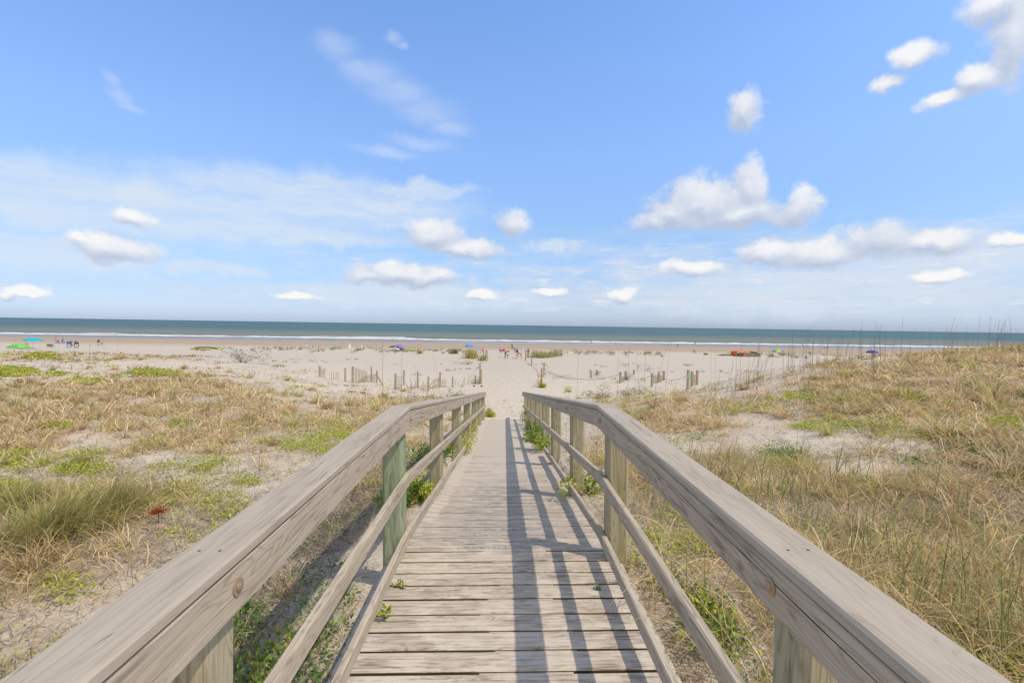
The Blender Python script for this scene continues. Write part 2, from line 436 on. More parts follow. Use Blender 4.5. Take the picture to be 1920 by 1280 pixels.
# ------------------------------------------------------------------ materials
def new_mat(name):
    m = bpy.data.materials.new(name); m.use_nodes = True
    return m, NT(m.node_tree)
def finish(n, color, rough=0.8, spec=0.2, bump=None, bstr=0.3, bdist=0.01, metallic=0.0, transl=None):
    b = n.add('ShaderNodeBsdfPrincipled')
    n.put(b.inputs['Base Color'], color); n.put(b.inputs['Roughness'], rough)
    n.put(b.inputs['Specular IOR Level'], spec); n.put(b.inputs['Metallic'], metallic)
    if bump is not None:
        bn = n.add('ShaderNodeBump'); n.put(bn.inputs['Height'], bump); n.put(bn.inputs['Strength'], bstr); n.put(bn.inputs['Distance'], bdist)
        n.l.new(bn.outputs[0], b.inputs['Normal'])
    out = n.add('ShaderNodeOutputMaterial')
    if transl:
        t = n.add('ShaderNodeBsdfTranslucent'); n.put(t.inputs[0], color)
        ms = n.add('ShaderNodeMixShader'); ms.inputs[0].default_value = transl
        n.l.new(b.outputs[0], ms.inputs[1]); n.l.new(t.outputs[0], ms.inputs[2]); n.l.new(ms.outputs[0], out.inputs[0])
    else:
        n.l.new(b.outputs[0], out.inputs[0])
    return b
def flat_mat(name, c, rough=0.7, spec=0.25, metallic=0.0, var=0.12, transl=None):
    m, n = new_mat(name)
    t = n.add('ShaderNodeTexCoord')
    v = n.noise(t.outputs['Object'], 6.0, 4, 0.6)
    col = n.mix(1.0, tuple(c), n.ramp(v, [(0.2, (1 - var,) * 3), (0.8, (1 + var,) * 3)]), 'MULTIPLY')
    finish(n, col, rough, spec, metallic=metallic, transl=transl)
    return m
def tone_mat(name, transl=0.25, rough=0.75, spec=0.15):
    m, n = new_mat(name)
    a = n.add('ShaderNodeAttribute', attribute_name='tone')
    finish(n, a.outputs['Color'], rough, spec, transl=transl)
    return m
def wood_mat(name, light, mid, dark, moss=0.0, mosscol=(0.20, 0.19, 0.05), sand=0.0, contrast=1.0, crack=1.0, green=0.0, bstr=0.5):
    m, n = new_mat(name)
    a = n.add('ShaderNodeAttribute', attribute_name='gc')
    g = a.outputs['Vector']
    # knots bend the growth rings
    vo = n.add('ShaderNodeTexVoronoi', feature='F1'); n.put(vo.inputs['Vector'], n.vec('MULTIPLY', g, (7.0, 1.7, 7.0))); vo.inputs['Scale'].default_value = 1.0
    kd = vo.outputs['Distance']
    knot = n.rng(kd, 0.0, 0.32, 1, 0, True)
    warp = n.noise(n.vec('MULTIPLY', g, (9, 0.9, 9)), 1.0, 3, 0.5)
    ringf = n.math('ADD', n.math('MULTIPLY', warp, 15.0), n.math('MULTIPLY', knot, 3.2))
    rings = n.math('SINE', n.math('MULTIPLY', ringf, 6.0))
    ringm = n.rng(rings, 0.1, 1.0, 0, 1)
    fib = n.noise(n.vec('MULTIPLY', g, (210, 4.0, 210)), 1.0, 4, 0.7)
    fib2 = n.noise(n.vec('MULTIPLY', g, (60, 1.6, 60)), 1.0, 4, 0.6)
    blot = n.noise(n.vec('MULTIPLY', g, (7, 1.6, 7)), 1.0, 4, 0.6)
    val = n.math('ADD', n.math('MULTIPLY', fib, 0.55 * contrast), n.math('MULTIPLY', fib2, 0.55 * contrast))
    val = n.math('ADD', val, n.math('MULTIPLY', blot, 0.5))
    val = n.math('SUBTRACT', val, n.math('MULTIPLY', ringm, 0.16 * contrast))
    val = n.math('SUBTRACT', val, n.math('MULTIPLY', n.rng(kd, 0.0, 0.09, 1, 0), 0.25))
    t0 = 0.42 + 0.12 * (contrast - 1)
    col = n.ramp(n.rng(val, 0.42 * contrast, 0.42 * contrast + 0.62), [(0.0, dark), (0.5, mid), (1.0, light)])
    # splits along the grain
    cr = n.noise(n.vec('MULTIPLY', g, (34, 0.5, 34)), 1.0, 2, 0.5)
    crm = n.rng(n.math('ABSOLUTE', n.math('SUBTRACT', cr, 0.5)), 0.0, 0.006, 1, 0)
    crg = n.rng(n.noise(n.vec('MULTIPLY', g, (3, .8, 3)), 1.3, 2), 0.5, 0.6)
    crm = n.math('MULTIPLY', n.math('MULTIPLY', crm, crg), crack)
    col = n.mix(n.math('MULTIPLY', crm, 0.85), col, (0.05, 0.04, 0.035))
    if green > 0:
        gm = n.rng(n.noise(n.vec('MULTIPLY', g, (5, 1.0, 5)), 1.0, 3), 0.35, 0.65, 0, green)
        col = n.mix(gm, col, n.mix(ringm, (0.30, 0.36, 0.22), (0.17, 0.22, 0.13)))
    if moss > 0:
        mm = n.rng(n.noise(n.vec('MULTIPLY', g, (12, 1.8, 12)), 1.0, 5, 0.65), 0.62 - 0.2 * moss, 0.74, 0, min(1, moss * 1.3))
        col = n.mix(mm, col, mosscol)
    if sand > 0:
        sm = n.math('ADD', n.math('MULTIPLY', n.noise(n.vec('MULTIPLY', g, (9, 4.5, 9)), 1.0, 7, 0.72), 0.55), n.math('MULTIPLY', n.noise(n.vec('MULTIPLY', g, (75, 3.0, 40)), 1.0, 5, 0.7), 0.45))
        sm = n.math('ADD', sm, n.math('MULTIPLY', n.math('SUBTRACT', 0.5, fib), 0.30))
        sm = n.rng(sm, 0.60 - 0.14 * sand, 0.64 - 0.14 * sand + 0.03, 0, 0.92)
        col = n.mix(sm, col, (0.62, 0.54, 0.425))
    h = n.math('SUBTRACT', n.math('ADD', n.math('MULTIPLY', fib, 0.5), n.math('MULTIPLY', fib2, 0.8)), n.math('MULTIPLY', crm, 1.5))
    finish(n, col, 0.82, 0.18, h, bstr, 0.004)
    return m

M = {}
M['cap'] = wood_mat('weathered_cap_wood', (0.52, 0.445, 0.355), (0.44, 0.372, 0.29), (0.28, 0.225, 0.17), contrast=0.7, crack=0.8, bstr=0.4, moss=0.05)
M['fascia'] = wood_mat('weathered_fascia_wood', (0.56, 0.475, 0.37), (0.44, 0.365, 0.275), (0.21, 0.16, 0.11), contrast=1.15, crack=0.9, moss=0.12)
M['rail'] = wood_mat('weathered_rail_wood', (0.57, 0.485, 0.37), (0.45, 0.375, 0.28), (0.20, 0.155, 0.11), contrast=1.2, crack=1.0, moss=0.15)
M['post'] = wood_mat('mossy_post_wood', (0.52, 0.46, 0.33), (0.40, 0.345, 0.235), (0.20, 0.155, 0.09), moss=0.6, mosscol=(0.30, 0.25, 0.06), contrast=1.2, green=0.22, bstr=0.8)
M['greenpost'] = wood_mat('green_treated_post_wood', (0.42, 0.45, 0.31), (0.30, 0.34, 0.22), (0.10, 0.11, 0.06), moss=0.3, mosscol=(0.12, 0.16, 0.04), contrast=1.2, green=0.95, bstr=0.8)
M['plank'] = wood_mat('sandy_plank_wood', (0.57, 0.485, 0.38), (0.41, 0.335, 0.26), (0.14, 0.105, 0.08), sand=0.85, contrast=1.35, crack=0.8, bstr=0.7)
M['plank2'] = wood_mat('dusty_plank_wood', (0.57, 0.49, 0.40), (0.44, 0.37, 0.30), (0.22, 0.18, 0.145), sand=0.5, contrast=1.1, crack=0.9, bstr=0.7)
M['grey'] = wood_mat('grey_stake_wood', (0.52, 0.45, 0.35), (0.40, 0.335, 0.25), (0.22, 0.175, 0.12), contrast=1.0, crack=0.8)
M['brown'] = wood_mat('brown_stake_wood', (0.54, 0.41, 0.24), (0.42, 0.30, 0.16), (0.22, 0.15, 0.08), contrast=1.0, crack=0.8)
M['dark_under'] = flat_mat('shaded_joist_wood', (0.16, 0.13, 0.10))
M['washer'] = flat_mat('rusty_washer_steel', (0.42, 0.29, 0.18), 0.55, 0.4, 0.3, 0.3)
M['bolt'] = flat_mat('worn_bolt_steel', (0.36, 0.27, 0.19), 0.45, 0.5, 0.5, 0.3)
M['edge'] = flat_mat('grimy_shaded_plank_edge', (0.10, 0.085, 0.035), var=.4)  # mossy grime, coloured dark so that sunlit plank gaps read as shade
M['nail'] = flat_mat('dark_nail_steel', (0.10, 0.07, 0.055), 0.6, 0.3)
M['rope'] = flat_mat('grey_rope_fibre', (0.26, 0.24, 0.24))
M['grass'] = tone_mat('dry_grass_blade', 0.42)
M['leaf'] = tone_mat('green_leaf', 0.38, 0.6, 0.25)
M['twig'] = tone_mat('dead_twig', 0.0)

def sand_mats():
    m, n = new_mat('beach_and_dune_sand')
    t = n.add('ShaderNodeNewGeometry'); P = t.outputs['Position']
    a = n.add('ShaderNodeAttribute', attribute_name='tone'); ar, ag, ab = n.sep(a.outputs['Vector'])
    big = n.noise(P, 0.9, 4, 0.6)
    fine = n.noise(P, 90.0, 3, 0.7)
    mid = n.noise(P, 14.0, 5, 0.65)
    dry = n.mix(n.rng(mid, 0.3, 0.7), (0.49, 0.422, 0.332), (0.58, 0.508, 0.41))
    dry = n.mix(n.rng(big, 0.3, 0.75, 0, 0.4), dry, (0.56, 0.49, 0.405))
    dry = n.mix(n.rng(fine, 0.25, 0.5, 0.35, 0), dry, (0.42, 0.34, 0.26))
    # dead litter lying on the dunes (follows the plants)
    lit = n.noise(n.vec('MULTIPLY', P, (1, 1, 1)), 26.0, 6, 0.72, 0.8)
    lit2 = n.noise(P, 3.0, 4, 0.6)
    lm = n.rng(n.math('ADD', n.math('ADD', lit, n.math('MULTIPLY', lit2, 0.5)), n.math('MULTIPLY', ar, 0.5)), 0.94, 1.14, 0, 0.42)
    lm = n.math('MULTIPLY', lm, n.rng(ar, 0.02, 0.4))
    dry = n.mix(n.rng(n.math('ADD', ar, n.math('MULTIPLY', n.math('SUBTRACT', lit2, 0.5), 0.8)), 0.55, 1.05, 0, 0.35), dry, (0.42, 0.33, 0.22))
    strw = n.noise(n.vec('MULTIPLY', P, (18, 60, 18)), 1.0, 4, 0.75, 1.6)
    strw2 = n.noise(n.vec('MULTIPLY', P, (60, 22, 18)), 1.0, 4, 0.75, 1.6)
    web = n.math('MINIMUM', n.math('ABSOLUTE', n.math('SUBTRACT', strw, 0.5)), n.math('ABSOLUTE', n.math('SUBTRACT', strw2, 0.5)))
    webm = n.math('MULTIPLY', n.rng(web, 0.0, 0.013, 0.7, 0), n.rng(ar, 0.05, 0.30))
    dry = n.mix(webm, dry, n.mix(n.rng(lit2, 0.35, 0.65), (0.20, 0.15, 0.11), (0.40, 0.31, 0.22)))
    litc = n.mix(n.rng(fine, 0.3, 0.7), (0.27, 0.20, 0.145), (0.50, 0.39, 0.28))
    dry = n.mix(lm, dry, litc)
    vor = n.add('ShaderNodeTexVoronoi', feature='SMOOTH_F1'); n.put(vor.inputs['Vector'], P); vor.inputs['Scale'].default_value = 4.2
    vor.inputs['Smoothness'].default_value = 0.4; vor.inputs['Randomness'].default_value = 1.0
    foot = n.rng(vor.outputs['Distance'], 0.08, 0.45, 0, 1, True)
    _, y, z = n.sep(P)
    yy = n.math('ADD', y, n.math('MULTIPLY', n.math('SUBTRACT', n.noise(n.vec('MULTIPLY', P, (0.02, 0.10, 1)), 1.0, 3), 0.5), 16))
    dry = n.mix(n.rng(y, 22, 50, 1, 0), dry, n.mix(1.0, dry, (1.15, 1.13, 1.08), 'MULTIPLY'))
    damp = n.rng(yy, 92, 116, 0, 1, True)
    wet = n.rng(yy, 136, 150, 0, 1, True)
    c = n.mix(damp, dry, n.mix(n.rng(n.noise(n.vec('MULTIPLY', P, (0.03, 0.2, 1)), 1.0, 4), 0.35, 0.65), (0.44, 0.315, 0.215), (0.40, 0.325, 0.235)))
    c = n.mix(wet, c, (0.34, 0.28, 0.235))
    rg = n.rng(wet, 0, 1, 0.95, 0.7)
    ripple = n.noise(n.vec('MULTIPLY', P, (1.2, 3.0, 1)), 3.0, 4, 0.6)
    h = n.math('ADD', n.math('MULTIPLY', foot, n.rng(ag, 0, 1, 0.12, 1.7)), n.math('MULTIPLY', n.math('ADD', mid, n.math('MULTIPLY', ripple, 0.8)), 0.5))
    h = n.math('ADD', h, n.math('MULTIPLY', fine, 0.06))
    finish(n, c, rg, n.rng(wet, 0, 1, 0.1, 0.35), h, 0.9, 0.035)
    return m
M['sand'] = sand_mats()

def drift_mat():
    m, n = new_mat('drifted_sand')
    t = n.add('ShaderNodeNewGeometry'); P = t.outputs['Position']
    mid = n.noise(n.vec('MULTIPLY', P, (3, 14, 3)), 3.0, 5, 0.65)
    fine = n.noise(P, 110.0, 3, 0.7)
    c = n.mix(n.rng(mid, 0.3, 0.7), (0.50, 0.43, 0.345), (0.575, 0.505, 0.415))
    c = n.mix(n.rng(fine, 0.25, 0.5, 0.35, 0), c, (0.42, 0.34, 0.27))
    finish(n, c, 0.95, 0.1, n.math('ADD', mid, n.math('MULTIPLY', fine, 0.15)), 0.5, 0.008)
    return m
M['drift'] = drift_mat()

# ------------------------------------------------------------------ ground sheet
def build_ground():
    ys = [-24.0]
    while ys[-1] < 320:
        y = ys[-1]; ys.append(y + (0.035 + 0.0085 * abs(y + 0.0) if y > -1 else 0.02 + 0.12 * abs(y)))
    ys = np.array(ys)
    s = np.linspace(-1, 1, 561); s = np.sign(s) * (0.55 * np.abs(s) + 0.45 * np.abs(s) ** 2.2)
    Wd = 1.75 * (np.abs(ys) + 7)
    X = s[None, :] * Wd[:, None]; Y = np.repeat(ys[:, None], len(s), 1)
    Z = ground_z(X, Y)
    walk = (np.abs(X) < 0.70) & (Y < 10)            # keep the ground under the planks below them
    deck = ZC + zline_np(Y) - 1.59
    Z = np.where((np.abs(X) < 0.80) & (Y < 17.4), np.minimum(Z, deck - 0.055), Z)
    Zb = Z
    dry, grn, px, py = cover(X, Y, Z)
    nse = fbm(X * .8, Y * .8, 77)
    foot = np.exp(-(X / np.where(Y < 17, .5, 1.4 + 0.02 * Y)) ** 2) * sstep(15, 18, Y) + 0.25 * sstep(22, 30, Y) * (1 - sstep(60, 80, Y)) * (np.abs(X) > 2)
    foot = np.clip(foot, 0, 1)
    veg = np.clip(dry * 1.1 + grn * .35 + 0.35 * nse * (dry > .05), 0, 1)
    col = np.stack([veg, foot, 0 * veg], -1).reshape(-1, 3)
    nx = len(s); ny = len(ys)
    i = np.arange(nx - 1)[None, :] + np.arange(ny - 1)[:, None] * nx
    Q = np.stack([i, i + 1, i + 1 + nx, i + nx], -1).reshape(-1, 4)
    o = quad_mesh('ground', np.stack([X, Y, Z], -1), Q, M['sand'], col=col, smooth=True)
    tag(o, kind='structure')

KINK = 3.33
S0, S1 = -0.0053, -0.134
def zline(y): return S0 * y if y < KINK else S0 * KINK + S1 * (y - KINK)
def zline_np(y): return np.where(y < KINK, S0 * y, S0 * KINK + S1 * (y - KINK))
build_ground()

# ------------------------------------------------------------------ sea
def build_sea():
    m, n = new_mat('sea_water')
    t = n.add('ShaderNodeNewGeometry'); P = t.outputs['Position']
    x, y, z = n.sep(P)
    wv = n.noise(n.vec('MULTIPLY', P, (0.003, 0.012, 1)), 1.0, 5, 0.6)
    yy = n.math('ADD', y, n.math('MULTIPLY', n.math('SUBTRACT', wv, 0.5), n.rng(y, 170, 600, 20, 220)))
    t1 = n.rng(yy, 158, 185, 0, 1, True); t2 = n.rng(yy, 240, 420, 0, 1, True); t3 = n.rng(yy, 1500, 6000, 0, 1, True)
    band = n.noise(n.vec('MULTIPLY', P, (0.012, 0.09, 1)), 1.0, 4, 0.6)
    shallow = n.mix(n.rng(band, 0.35, 0.65), (0.155, 0.175, 0.125), (0.205, 0.215, 0.17))
    c = n.mix(t1, (0.27, 0.245, 0.225), shallow)
    deep = n.mix(n.rng(n.noise(n.vec('MULTIPLY', P, (0.001, 0.01, 1)), 1.0, 4), 0.35, 0.65), (0.064, 0.130, 0.136), (0.092, 0.160, 0.160))
    c = n.mix(t2, c, deep)
    c = n.mix(t3, c, (0.065, 0.15, 0.185))
    rip = n.noise(n.vec('MULTIPLY', P, (0.12, 0.9, 1)), 1.0, 5, 0.6)
    b = finish(n, c, n.rng(yy, 160, 190, 0.4, 0.6), n.rng(yy, 160, 300, 0.28, 0.15), rip, 0.7, 0.5)
    M['sea'] = m
    ys = np.array([146, 150, 156, 162, 170, 180, 200, 240, 320, 500, 900, 2000, 5000, 12000, 30000, 60000.0])
    s = np.linspace(-1, 1, 41)
    X = s[None, :] * np.maximum(ys[:, None] * 2.0, 400); Y = np.repeat(ys[:, None], 41, 1); Z = np.full_like(X, ZC - 5.9)
    i = np.arange(40)[None, :] + np.arange(len(ys) - 1)[:, None] * 41
    Q = np.stack([i, i + 1, i + 42, i + 41], -1).reshape(-1, 4)
    tag(quad_mesh('sea', np.stack([X, Y, Z], -1), Q, m), kind='structure')
    # breaking waves: low irregular ridges of foam
    fm, f = new_mat('sea_foam')
    g = f.add('ShaderNodeNewGeometry')
    v = f.noise(f.vec('MULTIPLY', g.outputs['Position'], (0.25, 0.8, 1)), 1.0, 5, 0.7)
    finish(f, f.mix(f.rng(v, 0.35, 0.6), (0.42, 0.42, 0.40), (0.74, 0.74, 0.72)), 0.9, 0.1, v, 0.6, 0.4)
    def breaker(name, y0, wid, hgt, seed, cut, x0=-330, x1=330):
        xs = np.arange(x0, x1, 1.6); k = 9
        yc = y0 + 5.0 * fbm(xs * .012, xs * 0, seed) + 1.6 * fbm(xs * .08, xs * 0, seed + 3)
        amp = np.clip((fbm(xs * .022, xs * 0 + 3, seed + 5) - cut) * 2.4, 0, 1) * (0.65 + 0.5 * vnoise(xs * .5, xs * 0, seed + 9))
        u = np.linspace(-1, 1, k)
        X = np.repeat(xs[:, None], k, 1); Y = yc[:, None] + u[None, :] * wid * np.maximum(amp, .02)[:, None] * (1 + .35 * fbm(X * .3, u[None, :] * 2 + X * 0, seed + 13))
        Z = ZC - 5.9 + np.where(amp[:, None] > .02, 0.03, -0.3) + hgt * amp[:, None] * np.exp(-((u[None, :] - .3) * 1.9) ** 2) * (.8 + .4 * vnoise(X * .35, Y * .4, seed + 21))
        i = np.arange(k - 1)[None, :] + np.arange(len(xs) - 1)[:, None] * k
        Q = np.stack([i, i + k, i + k + 1, i + 1], -1).reshape(-1, 4)
        o = quad_mesh(name, np.stack([X, Y, Z], -1), Q, fm, smooth=True)
        return o
    tag(breaker('breaking_wave', 178, 4.6, 0.40, 51, -1.3), 'long white breaker of foam along the shoreline', 'wave', kind='stuff')
    tag(breaker('breaking_wave', 198, 4.0, 0.50, 151, 0.16, -330, -40), 'second broken line of foam farther out toward the left', 'wave', kind='stuff')
    tag(breaker('wash_foam', 160, 1.6, 0.02, 251, 0.0), 'thin lace of foam left on the wet sand below the breaker', 'foam', kind='stuff')
build_sea()

# ------------------------------------------------------------------ boardwalk
def timber(name, parent, mat, axis, a0, a1, u0, u1, v0, v1, n=10, bev=0.005, fn=None, jit=0.0012, rows=None, off=None, side_mat=None):
    """a sawn board: axis coordinate a, section u x v with eased corners; fn maps (a,u,v) to xyz"""
    b = bev
    sec = [(u0 + b, v0), (u1 - b, v0), (u1, v0 + b), (u1, v1 - b), (u1 - b, v1), (u0 + b, v1), (u0, v1 - b), (u0, v0 + b)]
    k = len(sec)
    aa = np.linspace(a0, a1, n + 1) if rows is None else np.array(rows, float)
    S = np.array(sec)
    A = np.repeat(aa[:, None], k, 1); U = np.repeat(S[None, :, 0], len(aa), 0); Vv = np.repeat(S[None, :, 1], len(aa), 0)
    sd = random.randint(0, 9999)
    o3 = off if off is not None else np.array([random.uniform(0, 40), random.uniform(0, 40), random.uniform(0, 40)])
    G = np.stack([U + o3[0], A + o3[1], Vv + o3[2]], -1).reshape(-1, 3)
    J = jit * fbm(A * 5, Vv * 0 + np.arange(k)[None, :] * .9, sd, 3)
    P = fn(A, U + J, Vv + J * .6)
    V = np.stack(P, -1).reshape(-1, 3)
    # doubled end rings give crisp ends
    i = np.arange(k)[None, :] + np.arange(len(aa) - 1)[:, None] * k
    j = (np.arange(k)[None, :] + 1) % k + np.arange(len(aa) - 1)[:, None] * k
    Q = np.stack([i, j, j + k, i + k], -1).reshape(-1, 4)
    e = (len(aa) - 1) * k
    caps = [[3, 2, 1, 0], [7, 6, 5, 4], [7, 4, 3, 0], [e, e + 1, e + 2, e + 3], [e + 4, e + 5, e + 6, e + 7], [e, e + 3, e + 4, e + 7]]
    Q = np.vstack([Q, np.array(caps)])
    o = quad_mesh(name, V, Q, mat, parent, vec=G)
    if side_mat is not None:                       # sawn edges and underside: grime, with gap shade put into the colour
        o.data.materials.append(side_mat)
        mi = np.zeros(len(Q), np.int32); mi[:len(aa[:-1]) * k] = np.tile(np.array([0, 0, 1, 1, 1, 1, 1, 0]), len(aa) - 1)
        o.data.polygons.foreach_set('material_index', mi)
    return o

walk_rot = (0, -ROLL, 0)
def walk_root(name, label, cat):
    r = empty(name, (0, 0, ZC), 0, label, cat); r.rotation_euler = walk_rot
    return r
along_y = lambda a, u, v: (u, a, zline_np(a) - v)          # a = y, u = x, v = drop
deck = walk_root('boardwalk', 'weathered plank boardwalk running level then sloping down to the sandy beach path', 'boardwalk')
HD = 1.59
PITCHP = 0.149
NP = 98
ksh = int(round((KINK - 0.9) / PITCHP))
planks = []
for i in range(NP):
    y0 = KINK - (ksh - i) * PITCHP + 0.006
    jx = random.uniform(-.006, .006)
    wv = random.uniform(-.0015, .0015)
    def plank_fn(a, u, v, y0=y0, wv=wv, sd=i):
        cup = 0.0022 * ((u - y0 - .07) / .07) ** 2
        return (a, u, zline_np(u) - v + cup + wv + 0.0012 * fbm(a * 3, a * 0 + sd, 5, 2))
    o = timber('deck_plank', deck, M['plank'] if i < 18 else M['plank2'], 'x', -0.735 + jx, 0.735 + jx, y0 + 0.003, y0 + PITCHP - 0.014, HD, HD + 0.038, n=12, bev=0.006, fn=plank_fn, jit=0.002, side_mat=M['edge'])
    planks.append(y0)
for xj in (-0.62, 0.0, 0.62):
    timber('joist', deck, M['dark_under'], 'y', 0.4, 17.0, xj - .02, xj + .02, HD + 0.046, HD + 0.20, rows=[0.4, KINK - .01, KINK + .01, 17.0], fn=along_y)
# rough anti-slip strips on the ramp planks
def grip():
    m, n = new_mat('worn_grip_tape')
    t = n.add('ShaderNodeNewGeometry'); P = t.outputs['Position']
    sp = n.noise(P, 130, 3, 0.8); bl = n.noise(P, 12, 3, 0.6)
    c = n.mix(n.rng(n.math('ADD', sp, n.math('MULTIPLY', bl, 0.35)), 0.60, 0.76), (0.20, 0.21, 0.23), (0.58, 0.51, 0.42))
    finish(n, c, 0.9, 0.2, sp, 0.6, 0.003)
    return m
M['grip'] = grip()
for k, i in enumerate(range(ksh, ksh + 15)):
    y0 = planks[i]
    yc = y0 + 0.062
    timber('grip_strip', deck, M['grip'], 'x', -0.34 + random.uniform(-.01, .01), 0.33, yc - .026, yc + .026, HD - 0.0065, HD + .001, n=4, bev=0.001,
           fn=lambda a, u, v: (a, u, zline_np(u) - v), jit=0)

def handrail(side, label):
    s = side
    root = walk_root('handrail', label, 'handrail')
    xin = 0.654
    def B(name, mat, y0, y1, x0, x1, h0, h1, n=12, bev=0.005, jit=0.0015):
        rows = sorted(set([y0, y1] + list(np.linspace(y0, y1, n + 1)) + ([KINK - .004, KINK + .004] if y0 < KINK < y1 else [])))
        u0, u1 = sorted((s * x0, s * x1))
        return timber(name, root, mat, 'y', y0, y1, u0, u1, h0, h1, rows=rows, bev=bev, fn=along_y, jit=jit)
    # cap boards
    for (a, b) in ((-1.3, KINK - .002), (KINK + .002, 7.95), (7.955, 12.7), (12.705, 17.32)):
        B('top_rail', M['cap'], a, b, xin, xin + 0.138, 0.548, 0.582, n=16, bev=0.007)
    for (a, b) in ((-1.3, KINK - .004), (KINK + .004, 6.2), (6.206, 10.9), (10.906, 17.28)):
        B('fascia_board', M['fascia'], a, b, xin + 0.004, xin + 0.042, 0.585, 0.703, n=14, bev=0.004)
    posts = [1.09, 3.235, 5.29, 7.55, 9.75, 12.1, 14.25, 16.3, 17.1] if s < 0 else [1.07, 3.15, 4.89, 6.93, 8.66, 10.6, 12.5, 14.4, 16.5]
    xo = xin + 0.044
    midcuts = [-1.3, posts[1] + .09, posts[3] + .07, posts[5] + .07, 17.2]
    for a, b in zip(midcuts[:-1], midcuts[1:]):
        B('mid_rail', M['rail'], a + .003, b - .003, xo - 0.036, xo, 1.018, 1.102, bev=0.006)
    tcuts = [-1.3, posts[1] + .06, 8.0 if s > 0 else 7.6, 11.8] if s < 0 else [-1.3, posts[1] + .02, 5.0, 7.9]
    for a, b in zip(tcuts[:-1], tcuts[1:]):
        B('toe_rail', M['rail'], a + .003, b - .003, xo - 0.034, xo, 1.415, 1.497, bev=0.006)
    for i, yp in enumerate(posts):
        x0 = s * (xo + 0.002); x1 = s * (xo + 0.142)
        u0, u1 = sorted((x0, x1))
        yb = float(zline_np(np.array(yp)))
        top = -yb + 0.588 - S0 * 0; bot = ZC - gz((u0 + u1) / 2, yp) + 0.35
        def pf(a, u, v):  # a = drop, u = x, v = y
            taper = 1.0
            return (u + 0.004 * fbm(a * 2, a * 0 + yp, 3, 2), v, -a)
        w_ = 0.14 if i < 8 else 0.10
        timber('post', root, M['greenpost'] if (s < 0 and i == 1) else M['post'], 'z', top + 0.134 * .14 * (yp > KINK), bot, u0, u1, yp, yp + w_, n=10, bev=0.018, fn=pf, jit=0.004)
        if i < 5:
            for ny in (.07,):
                for nx_ in (.045, .095):
                    nm = MB(); zz2 = zline(yp + ny) - 0.5478
                    nm.tube([(s * (xin + nx_), yp + ny, zz2 - .002), (s * (xin + nx_), yp + ny, zz2 + .0005)], .0042, 8)
                    nm.build('nail_head', M['nail'], root, smooth=False)
        if i < 6:
            yb2 = yp + .07; zz = zline(yb2) - 0.638
            bt = MB()
            X0 = s * (xin + 0.0035)
            bt.tube([(X0, yb2, zz), (X0 - s * 0.0035, yb2, zz)], 0.0215, 22)
            wsh = bt.build('washer', M['washer'], root, smooth=False)
            hd = MB()
            hd.tube([(X0 - s * .003, yb2, zz), (X0 - s * 0.007, yb2, zz), (X0 - s * 0.0105, yb2, zz)], [0.0125, 0.0115, 0.006], 18)
            hd.build('bolt_head', M['bolt'], wsh, smooth=False)
    if s > 0:
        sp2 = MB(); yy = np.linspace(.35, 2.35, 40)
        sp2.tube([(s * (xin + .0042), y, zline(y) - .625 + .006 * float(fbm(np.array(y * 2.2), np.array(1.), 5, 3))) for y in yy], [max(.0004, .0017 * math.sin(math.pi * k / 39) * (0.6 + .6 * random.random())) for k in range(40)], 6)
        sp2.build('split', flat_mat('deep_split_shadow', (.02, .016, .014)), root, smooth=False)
    return root
handrail(-1, 'sunlit grey timber handrail on the left side of the boardwalk')
handrail(1, 'grey timber handrail on the right side of the boardwalk whose shadow stripes the planks')

# sand blown over the planks and into their gaps
def build_drift():
    xs = np.linspace(-0.80, 0.80, 90); ys = (KINK - ksh * PITCHP) + PITCHP * np.sort(np.concatenate([np.arange(1, 115) + f for f in (-.085, -.04, 0.0, .04, .085, .3, .5, .7)]))
    X, Y = np.meshgrid(xs, ys)
    ramp = np.interp(Y, [1, 3.2, 3.4, 5.5, 6.8, 8.5, 10, 17.9], [-.009, -.008, -.006, -.002, .002, .006, .011, .03])
    patch = np.interp(Y, [3.2, 4.5], [.004, .010]) * fbm(X * 1.8, Y * 5.5, 61, 5, .6)
    edge = 0.030 * sstep(.52, .74, np.abs(X)) * sstep(3.3, 4.6, Y) * (0.6 + .6 * vnoise(X * 4, Y * 2.5, 71))
    gapopen = -0.16 * ((X < -0.10 + .18 * fbm(X * 0, Y * 3, 8, 2)) | (X > 0.32 + .15 * fbm(X * 0, Y * 3.7, 18, 2))) * (Y < 5.6)
    fr = (Y - (KINK - ksh * PITCHP)) / PITCHP; fr = fr - np.floor(fr)
    ingap = (fr < 0.06) | (fr > 0.94)
    e = ramp + patch + edge + gapopen * np.where(ingap, 1, 0)
    Z = zline_np(Y) - HD + e
    nx = len(xs)
    i = np.arange(nx - 1)[None, :] + np.arange(len(ys) - 1)[:, None] * nx
    Q = np.stack([i, i + 1, i + 1 + nx, i + nx], -1).reshape(-1, 4)
    o = quad_mesh('drifted_sand', np.stack([X, Y, Z], -1), Q, M['drift'], smooth=True)
    o.location = (0, 0, ZC); o.rotation_euler = walk_rot
    tag(o, 'pale sand drifted over the boardwalk ramp and into plank gaps', 'sand', kind='stuff')
build_drift()

